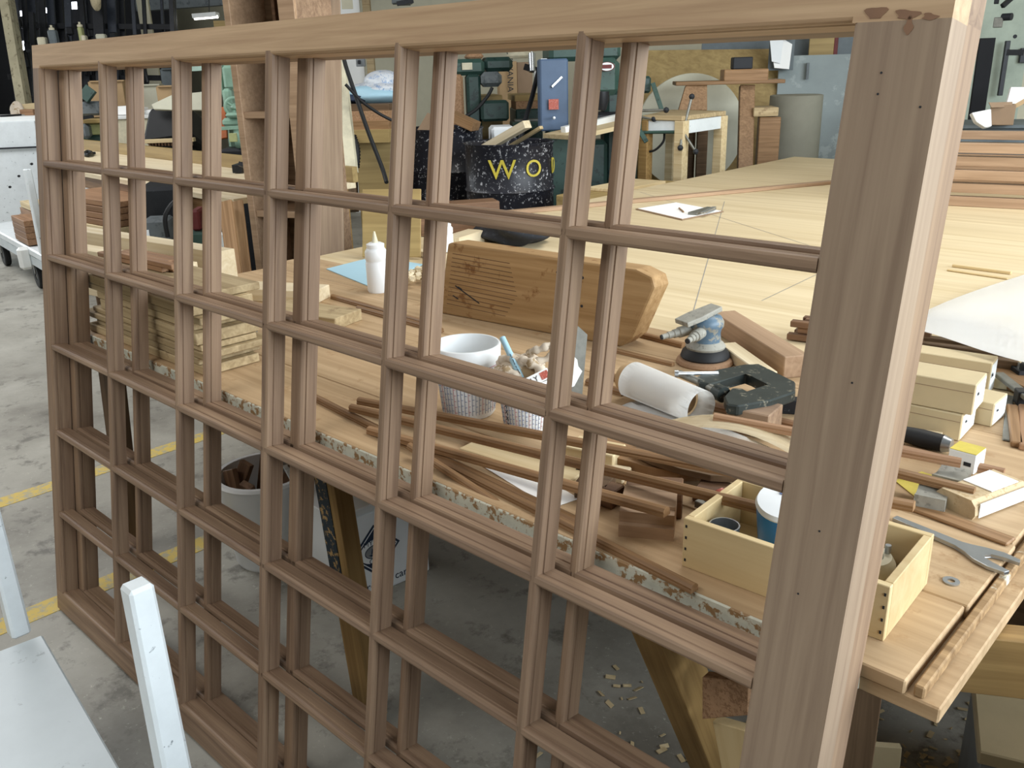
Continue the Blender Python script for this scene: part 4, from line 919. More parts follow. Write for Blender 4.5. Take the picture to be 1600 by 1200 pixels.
# ================================================================ background of the shop
RH = Vector((RX.x, RX.y, 0)).normalized(); AW = Vector((-RH.y, RH.x, 0))       # level right / level away
def hz(u, v, d): return dep(u, v, d)
def fz(yaw=0.): return Matrix.Rotation(yaw, 3, 'Z') @ RH
def pxbox(name, u0, v0, u1, v1, d, thick, mat, parent=None, yaw=0., bevel=.004, floor=False):
    """Upright box whose front spans the pixels (u0, v0)-(u1, v1) at view distance d."""
    a, b_ = dep(u0, (v0 + v1) / 2, d), dep(u1, (v0 + v1) / 2, d); c = (a + b_) / 2; w_ = (b_ - a).length
    zt_ = dep((u0 + u1) / 2, v0, d).z; zb2 = FLOOR if floor else dep((u0 + u1) / 2, v1, d).z
    x = fz(yaw); y = Vector((-x.y, x.x, 0)); c = c + y * thick / 2
    return box(name, (w_, thick, zt_ - zb2), mat, frame((c.x, c.y, (zt_ + zb2) / 2), x), parent, bevel)
def T(name, label, cat, u, v, d, group=None):
    p = dep(u, v, d); return thing(name, label, cat, (p.x, p.y, FLOOR), 0., group)
def pbar(name, p, q, d0, d1, w_, h_, mat, parent=None, up=(0, 0, 1)):
    return bar(name, dep(*p, d0), dep(*q, d1), w_, h_, mat, parent, up=up, rise=False)
def scaled(k):
    f1 = lambda u, v, d: dep(u, v, d * k)
    f2 = lambda n, a, b, c, e, d, *r: pxbox(n, a, b, c, e, d * k, *r)
    f3 = lambda n, p, q, d0, d1, *r, **kw: pbar(n, p, q, d0 * k, d1 * k, *r, **kw)
    f4 = lambda n, l, c, u, v, d, *r: T(n, l, c, u, v, d * k, *r)
    return f1, f2, f3, f4
mdep, mpxbox, mpbar, mT = scaled(1.2)
wdep, wpxbox, wpbar, wT = scaled(1.05)
rdep, rpxbox, rpbar, rT = scaled(1.12)
# ---- far lumber cart at the left edge
lc = thing('lumber_cart', 'white flat lumber cart loaded with boards at the far left edge', 'cart', (-4.6, 1.6, FLOOR))
zd = .33; g0, g1 = at(64, 398, zd), at(-120, 392, zd)
ce = Vector((-1, .12, 0)).normalized(); cn_ = Vector((.12, 1, 0)).normalized(); c00 = Vector((g0.x, g0.y, zd))
slab('deck', [c00, c00 + cn_ * .8, c00 + cn_ * .8 + ce * 2.0, c00 + ce * 2.0], .06, 'white_paint', None, lc, .01)
box('bumper', (.07, .09, .17), 'white_clean', frame(c00 + ce * .42 + Vector((0, 0, -.08)) - cn_ * .03, ce), lc, .02)
bar('side_rail', c00 + Vector((0, 0, -.13)) + cn_ * .03, c00 + ce * 2.0 + Vector((0, 0, -.13)) + cn_ * .03, .05, .07, 'cart_white', lc)
for d_, s_ in ((.5, .06), (1.7, .06), (.5, .72), (1.7, .72)):
    wv = c00 + ce * d_ + cn_ * s_; wv.z = FLOOR + .095
    w_h = lathe('wheel', [(.03, -.025), (.085, -.025), (.095, -.015), (.095, .015), (.085, .025), (.03, .025), (.03, -.025)], 'dark_rubber', frame(wv, (0, 0, 1), cn_), lc, 24, False); lathe('hub', [(0, -.02), (.035, -.02), (.035, .02), (0, .02)], 'steel_dull', frame(wv, (0, 0, 1), cn_), w_h, 16)
    bar('caster_fork', wv + Vector((0, 0, .02)), wv + Vector((0, 0, .178)), .03, .06, 'steel_dull', lc, up=cn_, rise=False)
for (d_, s_, h_) in ((.03, .03, .60), (.03, .76, .5), (1.4, .76, .45), (1.95, .03, .7)): stake(lc, c00 + ce * d_ + cn_ * s_, c00 + ce * d_ + cn_ * s_ + Vector((0, 0, h_)), .055)
rnd = random.Random(2)
for k in range(8):
    c = c00 + ce * .62 + cn_ * (.075 + .14 * (k % 2)) + Vector((0, 0, .032 + .047 * (k // 2)))
    o = box('wood_billet', (.42, .13, .045), 'red_wood', frame(c, ce), None, .003); tag(o, 'reddish billet on the far lumber cart, %s layer of its %s pile' % (['bottom', 'second', 'third', 'top'][k // 2], ['front', 'rear'][k % 2]), 'lumber', 'billets on the far cart')
for k in range(6):
    c = c00 + ce * 1.02 + cn_ * (.36 + .155 * (k % 2)) + Vector((0, 0, .035 + .062 * (k // 2)))
    o = box('long_board', (1.9 - .06 * k, .145, .055), 'red_wood' if k < 4 else 'pine', frame(c, ce), None, .003); tag(o, 'long board on the far lumber cart, %s layer, %s row' % (['bottom', 'middle', 'top pale'][k // 2], ['nearer', 'farther'][k % 2]), 'lumber', 'long boards on the far cart')
# ---- white cabinet with tools on it
wcab = T('white_cabinet', 'white painted workshop cabinet at the far left edge', 'cabinet', 20, 260, 8.74)
pxbox('body', -60, 190, 62, 330, 8.74, .7, 'white_paint', wcab, .25, .006, True)
for v_ in (207, 231): pxbox('drawer_gap', -60, v_, 58, v_ + 2.5, 8.66, .02, 'ink', wcab, .25, 0.)
pxbox('top', -62, 183, 64, 191, 8.68, .8, 'white_clean', wcab, .25, .004)
for (u_, v_) in ((16, 292), (30, 275), (46, 286), (50, 256)): p = dep(u_, v_, 8.72); lathe('knob', [(0, 0), (.012, 0), (.012, .02), (0, .02)], 'black_iron', face_frame(p, fz(.25), (0, 0, 1)), wcab, 12)
zct = dep(0, 183, 8.68).z
o = thing('tin_snips', 'dark metal snips lying on the white cabinet', 'tool', dep(20, 186, 8.85)); pbar('blade', (4, 182), (30, 180), 8.69, 8.91, .06, .025, 'black_iron', o); pbar('handle', (30, 180), (54, 181), 8.91, 8.97, .04, .02, 'steel_dull', o); pbar('handle', (30, 181), (54, 178), 8.91, 9.03, .04, .02, 'steel_dull', o)
o = pxbox('brick_block', 31, 171, 52, 184.5, 8.91, .12, 'red_wood'); tag(o, 'reddish wood block on the white cabinet', 'wood block')
o = pbar('pale_beam', (24, 172), (62, 168), 9.2, 9.2, .1, .1, 'pine'); tag(o, 'pale beam end wrapped in cloth above the white cabinet', 'beam')
cloth('cloth_wrap', 'pale cloth bundled on the beam end above the white cabinet', 'cloth', dep(28, 174, 9.08), .07, .06, .10, 5, 'rag', 24, 14, .2)
# leaning cream boards
for k, (p, q_) in enumerate((((2, -30), (46, 230)), ((13, -30), (56, 225)))):
    o = pbar('leaning_board', p, q_, 9.5 + .2 * k, 9.3 + .2 * k, .10 - .055 * k, .05, 'cream_dull', None, up=-AW); tag(o, ['wide cream board leaning at the far left edge', 'narrow cream board leaning beside the wide one'][k], 'board')
# ---- far wall windows and dark clamp rack
for k, (u0, v0, u1, v1, d_) in enumerate(((15, 18, 25, 24, 12), (28, 17, 39, 25, 12), (70, 12, 84, 20, 12), (111, 3, 126, 14, 12), (36, 64, 52, 90, 12), (46, 92, 62, 110, 12), (20, 70, 33, 120, 12), (88, 60, 101, 68, 12))):
    o = rpxbox('window_%d' % (k + 1), u0, v0, u1, v1, d_, .02, 'window_glow', None, .0, 0.); o['kind'] = 'structure'
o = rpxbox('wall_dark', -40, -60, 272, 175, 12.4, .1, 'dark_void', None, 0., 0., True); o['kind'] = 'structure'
rk = rT('clamp_rack', 'dark steel rack hung with bar clamps at the upper left', 'rack', 140, 100, 9.)
for v_ in (-40, 40, 120): rpbar('rail', (14, v_), (268, v_ + 2), 9.2, 9.2, .05, .06, 'black_iron', rk)
for u_ in (14, 140, 266): rpbar('upright', (u_, -40), (u_ + 22, 240), 9.25, 9.25, .06, .06, 'black_iron', rk, up=-AW)
bars = [(20, 36, 1.6), (34, 48, 1.2), (46, 60, 2.2), (62, 74, 1.6), (76, 88, 1.9), (88, 104, 2.0), (104, 112, 1.6), (122, 138, 1.7), (136, 150, 1.4), (150, 160, 2.6), (172, 180, 2.2), (188, 196, 1.4), (205, 214, .9), (222, 230, .9), (250, 258, .7), (270, 278, .6)]
for k, (ua, ub, wk) in enumerate(bars):
    t = rT('bar_clamp', 'black bar clamp on the dark rack, %s from the left edge' % ['first', 'second', 'third', 'fourth', 'fifth', 'sixth', 'seventh', 'eighth', 'ninth', 'tenth', 'eleventh', 'twelfth', 'thirteenth', 'fourteenth', 'fifteenth', 'sixteenth'][k], 'clamp', ua, 60, 9., 'bar clamps on the rack')
    d_ = 9.02 + .12 * (k % 3); vb = 150 if k < 12 else 100
    rpbar('bar', (ua, -45), (ub, vb), d_, d_, .045 * wk, .03, 'black_iron' if k % 2 else 'slate_dark', t, up=-AW)
    vj = 30 + (k * 37) % 70; uj = ua + (ub - ua) * (vj + 45) / (vb + 45)
    rpxbox('jaw', uj - 5, vj, uj + 4, vj + 12, d_ - .06, .07, 'black_iron', t, 0., .01); rpbar('screw', (uj - 4, vj + 12), (uj + 2, vj + 38), d_ - .05, d_ - .05, .025, .025, 'black_iron', t, up=-AW)
# pale bits on the shelf under the clamps
sh = rT('storage_shelf', 'dark shelf of small pale bottles and boxes under the clamps', 'shelf', 110, 70, 8.7)
rpbar('board', (52, 80), (270, 67), 8.75, 8.75, .3, .03, 'black_iron', sh); rpbar('post', (50, 20), (62, 250), 8.8, 8.8, .05, .05, 'black_iron', sh, up=-AW); rpbar('post', (268, 0), (280, 240), 8.8, 8.8, .05, .05, 'black_iron', sh, up=-AW)
for k, (u0, v0, u1, v1, m_, nm, lb) in enumerate(((75, 47, 87, 70, 'slate', 'thermos', 'slate bottle with a cream cap on the dark shelf'), (58, 58, 70, 73, 'cream', 'small_carton', 'cream carton on the dark shelf'), (122, 42, 128, 68, 'olive_paint', 'spray_bottle', 'olive bottle with a cream cap on the dark shelf'), (126, 55, 133, 66, 'cream', 'small_carton', 'tiny white carton beside the olive bottle'), (149, 53, 163, 62, 'disc_white', 'small_carton', 'low pale carton right of the olive bottle'))):
    t = rT(nm, lb, 'bottle' if 'ttle' in lb else 'box', u0, v0, 8.6); rpxbox('body', u0, v0, u1, v1, 8.65, .1, m_, t, .1, .012)
    if 'cap' in lb: c = rdep((u0 + u1) / 2, v0, 8.70); lathe('cap', [(.03, 0), (.03, .02), (.012, .03), (.012, .05), (0, .052)], 'cream', Matrix.Translation(c), t, 14)
lp = rT('paper_sack', 'crinkled pale paper sack hanging among the clamps', 'sack', 150, 5, 8.8)
o = cloth('sack', None, None, rdep(149, 2, 8.85), .07, .05, .10, 9, 'rope', 24, 14, .2); o.parent = lp; o.matrix_basis = wm(lp).inverted() @ wm(o)
# ---- strip of wall, shelf and hanging fluorescent right of the rack
o = rpxbox('tall_board', 214, -40, 232, 60, 9.6, .05, 'wall_cream', None, 0., .002, True); tag(o, 'tall pale board standing at the end of the clamp rack', 'board')
fl_ = thing('hanging_light', 'white fluorescent light hanging above the far machines', 'lamp', rdep(322, 27, 9.5))
rpbar('housing', (303, 25.5), (340, 22.5), 9.5, 9.5, .16, .05, 'white_clean', fl_); rpbar('tube', (304, 29), (340, 26), 9.49, 9.49, .05, .03, 'tube_glow', fl_); rpbar('wire', (327, 24), (325, -140), 9.5, 9.5, .008, .008, 'black_iron', fl_, up=-AW)
o = rpbar('overhead_pipe', (215, 8), (380, -4), 10.5, 10.5, .16, .16, 'grey_machine'); tag(o, 'grey overhead duct behind the hanging light', 'duct'); 
o = rpxbox('plywood_shelf', 334, 32, 376, 40, 9.0, .4, 'ply_yellow', None, .1, .002, True); tag(o, 'tan plywood crate beyond the bandsaw', 'crate')
# ---- long pale table with a rim
lt = thing('rimmed_table', 'long pale table with a raised wooden rim behind the sashes', 'table', (-4., 2.6, FLOOR))
zt2 = .93; r0, r1, r2, r3 = at(112, 266, zt2), at(425, 322, zt2), at(612, 292, zt2), at(118, 232, zt2)
r1 = r0.lerp(r1, .86); r2 = r3.lerp(r2, .93)
slab('top', [r0, r1, r2, r3], .03, 'pale_wood', None, lt, .002)
def rim(a, b_): bar('rim', Vector(a) + Vector((0, 0, .0005)), Vector(b_) + Vector((0, 0, .0005)), .035, .085, 'moulding' if False else 'ply_yellow', lt)
rim(r3, r2)
bar('apron', r0 + Vector((0, .04, -.11)), r1 + Vector((-.04, .04, -.11)), .03, .078, 'moulding', lt)
for p in (r0, r1, r2, r3):
    c = (r0 + r1 + r2 + r3) / 4; p2 = p.lerp(c, .3 if p in (r0, r3) else .08); box('leg', (.08, .08, zt2 - .032 - FLOOR), 'leg_tan', Matrix.Translation((p2.x, p2.y, FLOOR)), lt, .003, True)
o = thing('spring_clamp', 'small black spring clamp lying on the rimmed table', 'clamp', at(135, 240, zt2)); tube('jaw_loop', spline([at(131, 240, zt2 + .02), at(137, 237, zt2 + .02), at(143, 239, zt2 + .02), at(137, 242, zt2 + .02), at(131, 240, zt2 + .02)], 4), .015, 'black_iron', o, 8); pbar('handle', (138, 240), (148, 239), (at(138, 240, zt2 + .02) - CAM).dot(FW), (at(148, 239, zt2 + .02) - CAM).dot(FW), .03, .02, 'black_iron', o)
o = thing('hand_plane', 'small dark hand tool lying at the rim of the rimmed table', 'tool', at(380, 262, zt2)); pbar('body', (370, 264), (388, 258), (at(370, 264, zt2 + .03) - CAM).dot(FW), (at(388, 258, zt2 + .03) - CAM).dot(FW), .06, .05, 'black_iron', o); pbar('knob', (376, 260), (378, 254), 5.2, 5.2, .03, .03, 'black_iron', o, up=-AW)
# under the rimmed table
o = T('floor_machine', 'black machine with a grey motor box under the rimmed table', 'machine', 255, 380, 4.7); pxbox('body', 222, 290, 290, 400, 4.75, .4, 'black_iron', o, .2, .02, True); pxbox('motor_box', 224, 343, 262, 392, 4.55, .18, 'grey_machine', o, .15, .012, True); pxbox('sticker', 226, 349, 232, 358, 4.535, .004, 'label_yellow', o, .15, 0.); pxbox('sticker', 228, 359, 233, 370, 4.533, .004, 'carton_white', o, .15, 0.)
tube('cable', spline([dep(262, 370, 4.5), dep(258, 340, 4.45), dep(270, 318, 4.45), dep(285, 310, 4.5)], 6), .012, 'dark_rubber', o)
o = T('green_pedestal', 'green pedestal with a red top under the rimmed table', 'machine', 318, 400, 4.4); pxbox('post', 296, 362, 345, 410, 4.5, .25, 'green_machine', o, .1, .01, True); pxbox('red_top', 298, 328, 312, 362, 4.5, .15, 'maroon', o, .1, .01)
o = T('screw_clamp', 'teal iron clamp handle hanging beside the wood case', 'clamp', 352, 390, 4.2); tube('arm', spline([dep(349, 322, 4.0), dep(356, 323, 4.0), dep(357, 332, 4.0), dep(352, 342, 4.0), dep(351, 352, 4.0), dep(357, 375, 4.0), dep(360, 392, 4.0)], 5), [.016] * 31, 'mint_machine', o, 10); tube('eye', [dep(350 + 5 * math.cos(a), 327 + 6 * math.sin(a), 4.0) for a in [i * .52 for i in range(12)]], .008, 'mint_machine', o, 8, True); pxbox('backing', 340, 365, 356, 395, 4.05, .06, 'carton_white', o)
for k in range(5):
    o = pbar('stacked_plank', (128, 300 + 9 * k), (228, 314 + 10 * k), 5.6, 5.2, .4, .032, 'red_wood' if k < 4 else 'pine'); tag(o, '%s plank of the pile under the rimmed table' % ['top reddish', 'second reddish', 'middle reddish', 'fourth reddish', 'bottom pale'][k], 'plank', 'planks under the rimmed table')
o = T('pile_support', 'low stand carrying the plank pile under the rimmed table', 'stand', 170, 380, 5.4); pxbox('stand', 135, 347, 215, 420, 5.35, .4, 'dark_leg', o, .1, .01, True)
for k, (u0, u1) in enumerate(((360, 376), (377, 388))):
    o = pbar('leaning_plank', (u0 - 8, 315), (u1 + 20, 640), 3.95 + .12 * k, 3.75 + .12 * k, .06, .018, 'moulding', None, up=-AW); tag(o, ['rough-edged board leaning on the wood case', 'second board leaning on the wood case'][k], 'board')
# ---- tall hardwood case
cs = thing('wood_case', 'tall upright hardwood case with open shelves behind the left panes', 'cabinet', (-1.0, 1.9, FLOOR))
dC = 4.15
pA_, pB_ = dep(388, 300, dC), dep(486, 300, dC - .12); cxv = (pB_ - pA_); cxv.z = 0; cw = cxv.length; cxv.normalize(); cyv = Vector((-cxv.y, cxv.x, 0)); H = 2.35
def cbox(nm, x0, x1, y0, y1, z0, z1, mat): return box(nm, (x1 - x0, y1 - y0, z1 - z0), mat, frame(Vector((pA_.x, pA_.y, 0)) + cxv * (x0 + x1) / 2 + cyv * (y0 + y1) / 2 + Vector((0, 0, (z0 + z1) / 2)), cxv), cs, .002)
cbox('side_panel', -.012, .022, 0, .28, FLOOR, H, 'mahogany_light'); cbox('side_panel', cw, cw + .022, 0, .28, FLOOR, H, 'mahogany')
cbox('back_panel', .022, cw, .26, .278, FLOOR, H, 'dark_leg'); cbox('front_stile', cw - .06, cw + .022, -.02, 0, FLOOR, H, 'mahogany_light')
for v_ in (172, 330): zsf = dep(420, v_, dC).z; cbox('shelf', .022, cw, .01, .26, zsf - .03, zsf, 'mahogany_light')
cbox('divider', cw * .45, cw * .45 + .018, .12, .26, dep(420, 172, dC).z, H, 'walnut')
pbar('side_board', (511, -60), (518, 470), 4.05, 3.85, .115, .02, 'mahogany_face', cs, up=-AW)
# ---- machines beyond the rimmed table
jm = mT('jointer', 'grey and olive jointer with a yellow fence beyond the rimmed table', 'machine', 145, 230, 7.2)
mpxbox('motor_panel', 122, 159, 156, 181, 7.0, .3, 'grey_machine', jm, .1, .02); mpxbox('fence', 118, 186, 160, 193, 6.95, .4, 'ply_yellow', jm, .1, .005); mpxbox('olive_panel', 134, 193, 160, 211, 7.05, .35, 'olive_paint', jm, .1, .01); mpxbox('base', 118, 211, 165, 260, 7.1, .4, 'green_dark', jm, .1, .02, True)
mpbar('guard', (130, 155), (143, 138), 6.95, 6.95, .10, .06, 'green_machine', jm, up=-AW); mpbar('knob_arm', (125, 185), (145, 182), 6.9, 6.9, .03, .03, 'black_iron', jm); mpxbox('motor', 127, 193, 138, 218, 6.95, .2, 'grey_machine', jm, .2, .03)
for k, (u0, v0, u1, v1, d_, m_, lb) in enumerate(((141, 127, 192, 160, 7.9, 'cardboard', 'open tan carton beyond the jointer'), (246, 135, 275, 165, 7.4, 'cardboard', 'tan carton beside the white sheet'), (218, 133, 248, 163, 8.1, 'disc_white', 'stained pale bin between the cartons'), (252, 108, 268, 136, 8.4, 'slate', 'slate carton above the pale bin'))):
    t = mT('storage_carton', lb, 'box', u0, v1, d_); mpxbox('shell', u0, v0, u1, v1, d_, .35, m_, t, .15, .006, True); mpxbox('flap', u0, v0 - 1.5, u1, v0 + 1, d_ - .05, .2, m_, t, .15, .002)
cb_ = mT('cream_bench', 'cream panelled bench covered in white papers beyond the sash', 'bench', 210, 225, 6.8)
mpxbox('body', 176, 185, 238, 232, 6.9, .6, 'cream', cb_, .15, .006, True); mpxbox('top', 174, 181, 240, 186, 6.85, .7, 'white_clean', cb_, .15, .004)
for k in range(3): o = mpxbox('paper_pile', 180 + 22 * k, 166 + 3 * k, 200 + 20 * k, 179.5, 6.95 + .12 * k, .25, 'paper', None, .3 * k - .2, .002); tag(o, ['white paper pile at the left of the cream bench', 'white paper pile in the middle of the cream bench', 'white paper pile at the right of the cream bench'][k], 'paper', 'paper piles on the cream bench')
dc = mT('dust_collector', 'black dust hood draped with a white sheet beyond the sash', 'machine', 260, 220, 6.2)
hp = [(232, 172), (252, 160), (300, 168), (300, 212), (222, 222)]
slab('hood', [mdep(u, v, 6.2) for u, v in hp], .45, 'dark_rubber', None, dc, .02, up=-FW); mpxbox('stand', 236, 212, 296, 250, 6.35, .35, 'black_iron', dc, .1, .01, True)
slab('white_sheet', [mdep(u, v, 6.12) for u, v in ((236, 163), (268, 148), (345, 140), (345, 172), (275, 172), (240, 171))], .03, 'disc_white', None, dc, .006, up=-FW)
for k in range(14): mpxbox('brush_tuft', 232 + 5 * k, 222, 234.5 + 5 * k, 228, 6.1, .05, 'walnut', dc, .1, 0.)
mpbar('brush_back', (226, 221), (304, 218), 6.1, 6.1, .06, .03, 'pine', dc)
# bandsaw with the hand wheel
bs = mT('bandsaw', 'mint green bandsaw with a hand wheel and orange guard left of the wood case', 'machine', 365, 230, 5.6)
mpxbox('column', 338, 100, 350, 152, 5.9, .12, 'mint_machine', bs, .1, .02); mpxbox('column', 348, 102, 366, 140, 5.85, .15, 'mint_machine', bs, .1, .02); mpbar('guide_rod', (366, 104), (372, 140), 5.75, 5.75, .02, .02, 'steel', bs, up=-AW)
wc_ = mdep(366, 167, 5.6); wf = face_frame(wc_, RH + AW * .35, (0, 0, 1))
tube('hand_wheel', [wf @ Vector((.066 * math.cos(a), .066 * math.sin(a), 0)) for a in [i * math.pi / 12 for i in range(24)]], .013, 'mint_machine', bs, 10, True)
lathe('hub', [(0, -.03), (.028, -.03), (.03, .0), (.018, .02), (.012, .045), (0, .046)], 'mint_machine', wf, bs, 20)
for k in range(3): a = k * 2.1 + .4; tube('spoke', [wf @ Vector((0, 0, 0)), wf @ Vector((.066 * math.cos(a), .066 * math.sin(a), 0))], .011, 'mint_machine', bs, 8)
mpxbox('saddle', 352, 176, 384, 184, 5.55, .2, 'mint_machine', bs, .1, .015); mpxbox('vise', 347, 184, 388, 198, 5.6, .2, 'mint_machine', bs, .1, .02)
mpbar('crank', (342, 201), (378, 199), 5.5, 5.5, .025, .025, 'mint_machine', bs); lathe('motor', [(0, 0), (.07, 0), (.085, .02), (.085, .16), (.06, .19), (0, .19)], 'mint_machine', face_frame(mdep(366, 216, 5.7), AW - RH * .3, (0, 0, 1)), bs, 24)
mpxbox('name_plate', 358, 208, 370, 222, 5.5, .02, 'olive_paint', bs, .1, .002); mpxbox('pedestal', 345, 232, 390, 262, 5.7, .3, 'black_iron', bs, .1, .02, True); mpxbox('frame_post', 352, 138, 366, 236, 5.8, .14, 'mint_machine', bs, .1, .02)
slab('orange_guard', [mdep(u, v, 5.75) for u, v in ((338, 168), (352, 166), (355, 215), (338, 218))], .03, 'orange_guard', None, bs, .004, up=-FW)
mpbar('feed_lever', (376, 98), (372, 116), 5.6, 5.6, .02, .02, 'mint_machine', bs, up=-AW); mpxbox('sliding_rail', 296, 104, 318, 110, 6.6, .2, 'mint_machine', bs, .1, .01); mpbar('beam', (296, 107), (345, 104), 6.5, 5.95, .06, .05, 'mint_machine', bs)
# ---- white wall area with sacks between the posts
o = pbar('white_post', (528, 85), (548, 268), 5.2, 5.0, .075, .06, 'cream', None, up=-AW); tag(o, 'pale leaning post right of the wide dark board', 'post'); 
o = thing('air_hose', 'black air hose hanging in front of the sacks', 'hose', dep(600, 265, 4.9)); tube('hose', spline([dep(533, 60, 5.0), dep(538, 95, 5.0), dep(556, 150, 5.0), dep(575, 205, 5.0), dep(597, 262, 5.0), dep(604, 285, 4.95)], 8), .012, 'dark_rubber', o); tube('hose', spline([dep(540, 132, 4.98), dep(565, 158, 5.0), dep(590, 176, 5.02), dep(612, 188, 5.05)], 8), .009, 'dark_rubber', o)
rkk = T('plank_rack', 'wooden rack holding sacks and brown planks left of the drums', 'rack', 580, 260, 6.2)
for k, (v_, m_) in enumerate(((166, 'dark_leg'), (176, 'particle'), (190, 'moulding'), (204, 'ply_yellow'))): pbar('plank', (538, v_ + 6), (628, v_ - 4 + 8), 6.2, 6.1, .5, .085, m_, rkk)
for u_ in (545, 622): pbar('post', (u_, 205), (u_ + 6, 330), 6.35, 6.35, .08, .08, 'dark_leg', rkk, up=-AW)
pxbox('crate', 556, 214, 612, 262, 6.25, .35, 'ply_yellow', rkk, .1, .005, True)
def sack(u, v): return None
sk = T('plastic_sack', 'blue and white printed plastic sack lying on the plank rack', 'sack', 580, 160, 6.2)
for k, (u0, v0, r_, m_) in enumerate(((582, 148, (.26, .20, .07), 'blue_paper'), (590, 140, (.22, .18, .055), 'sack_white'), (598, 128, (.14, .14, .08), 'sack_white'), (575, 152, (.22, .21, .04), 'navy_print'))):
    o = cloth('sack_fold', None, None, dep(u0, v0, 6.25), r_[0], r_[1], r_[2], 20 + k, m_, 30, 16, .10); o.parent = sk; o.matrix_basis = wm(sk).inverted() @ wm(o)
o = tube('corrugated_hose', spline([dep(551, 212, 5.9), dep(557, 235, 5.9), dep(556, 262, 5.9)], 12), [.022 + .006 * (i % 2) for i in range(25)], 'dark_rubber'); tag(o, 'ribbed black hose beside the pale leaning post', 'hose')
o = T('door_3', None, None, 560, 20, 9.); bpy.data.objects.remove(o)
o = pxbox('door_1', 528, -40, 562, 60, 9.4, .05, 'white_clean', None, 0., .004, True); o['kind'] = 'structure'
p_ = pxbox('door_panel', 533, -10, 551, 14, 9.38, .02, 'wall_cream', None, 0., .004); p_.parent = o; p_.matrix_basis = wm(o).inverted() @ wm(p_)
o = pxbox('trim_3', 566, -40, 578, 60, 9.3, .08, 'rough_board', None, 0., .004, True); o['kind'] = 'structure'
o = T('wall_tool', 'dark wall-mounted bracket tool above the top rail', 'tool', 635, 5, 8.5); pxbox('bracket', 612, -2, 645, 6, 8.5, .1, 'grey_machine', o, .1, .01); pbar('arm', (620, 6), (646, 1), 8.4, 8.4, .04, .04, 'black_iron', o); pxbox('mount', 622, -30, 640, 8, 8.6, .05, 'grey_machine', o)
o = T('wall_switch', 'grey switch box on the white wall above the sacks', 'switch', 562, 100, 8.6); pxbox('box', 556, 88, 570, 104, 8.6, .05, 'tape_grey', o, 0., .004); pxbox('lever', 559, 94, 563, 100, 8.57, .03, 'ink', o)
# ---- drums
DPR = [(.0, .01), (.285, .0), (.292, .012), (.285, .03), (.285, .29), (.297, .305), (.285, .32), (.285, .58), (.297, .595), (.285, .61), (.285, .87), (.295, .885), (.285, .89), (.275, .88), (.275, .02), (0, .02)]
def drum(label, u, v, d_, letters, s=1.):
    c = dep(u, v, d_); base = Vector((c.x, c.y, c.z - .885 * s)); t = thing('steel_drum', label, 'drum', base, 0., 'black paint-spattered drums')
    lathe('shell', [(r * s, z * s) for r, z in DPR], 'drum_black', Matrix.Translation(base), t, 40, False)
    dd = CAM - base; dd.z = 0; dd.normalize(); rr_ = Vector((-dd.y, dd.x, 0))
    for ch, an, sz in letters:
        n_ = dd * math.cos(an) + rr_ * math.sin(an); text('lettering', ch, sz, 'yellow_paint', face_frame(base + n_ * .288 * s + Vector((0, 0, .735 * s)), Vector((0, 0, 1)).cross(n_) , (0, 0, 1)), t, .002)
    bs_ = thing('drum_dolly', 'low dark wooden dolly under the %s drum' % ('lettered' if letters else 'rear unlettered'), 'dolly', (base.x, base.y, FLOOR)); box('platform', (.6 * s, .6 * s, base.z - FLOOR - .001), 'dark_leg', Matrix.Translation((base.x, base.y, FLOOR)), bs_, .004, True)
    return base
d1_ = drum('black spattered drum with yellow W and O lettering', 795, 222, 5.7, (('W', -.12, .17), ('O', .72, .15)) if False else (('W', -.16, .17), ('O', .55, .15), ('D', 1.35, .14)))
d2_ = drum('second black spattered drum behind the lettered one', 692, 200, 6.4, ())
for k, (p, q_, w_, h_, m_, lb) in enumerate((((775, 222), (824, 194), .07, .05, 'pale_wood', 'thick pale stick standing out of the lettered drum'), ((808, 222), (846, 199), .03, .02, 'pine', 'thin pale stick standing out of the lettered drum'))):
    A, C = dep(*p, 5.85), dep(*q_, 5.65); A2 = A + (A - C) * .9; o = bar('scrap_stick', A2, C, w_, h_, m_, None, rise=False); tag(o, lb, 'scrap')
o = slab('cardboard_flap', [dep(u, v, 6.3) for u, v in ((652, 203), (668, 176), (708, 192), (712, 204))], .01, 'cardboard_dark', None, None, 0., up=-FW); tag(o, 'grey-brown cardboard flap rising out of the rear drum', 'cardboard')
o = pbar('brown_offcut', (704, 180), (744, 198), 6.2, 6.15, .12, .06, 'moulding'); tag(o, 'brown offcut lying across the rear drum', 'offcut')
# ---- dark green machine behind the drums
gm = T('drill_press', 'dark green twin-column drill press behind the drums', 'machine', 745, 230, 6.9)
pxbox('belt_guard', 704, 92, 758, 118, 6.9, .3, 'green_machine', gm, .15, .03); pxbox('belt_guard', 756, 89, 802, 112, 6.95, .3, 'green_dark', gm, .15, .03)
pxbox('name_plate', 722, 98, 738, 109, 6.88, .01, 'cream', gm, .15, 0.)
for u0, u1, m_ in ((708, 726, 'particle'), (731, 753, 'green_dark')): pxbox('column', u0, 116, u1, 240, 7.0, .15, m_, gm, .15, .02, True)
pxbox('motor', 752, 112, 785, 136, 6.9, .2, 'grey_machine', gm, .15, .03); tube('motor_cable', spline([dep(769, 137, 6.85), dep(762, 150, 6.85), dep(745, 170, 6.85), dep(726, 183, 6.85)], 6), .014, 'dark_rubber', gm)
pxbox('table_arm', 752, 157, 796, 190, 6.95, .2, 'green_dark', gm, .15, .02); pxbox('pulley_cover', 730, 83, 756, 93, 6.95, .25, 'particle', gm, .15, .02)
o = pxbox('tan_shelf', 750, 149, 785, 160, 7.2, .5, 'ply_yellow', None, .15, .004, True); tag(o, 'yellow plywood ledge behind the drill press table', 'shelf')
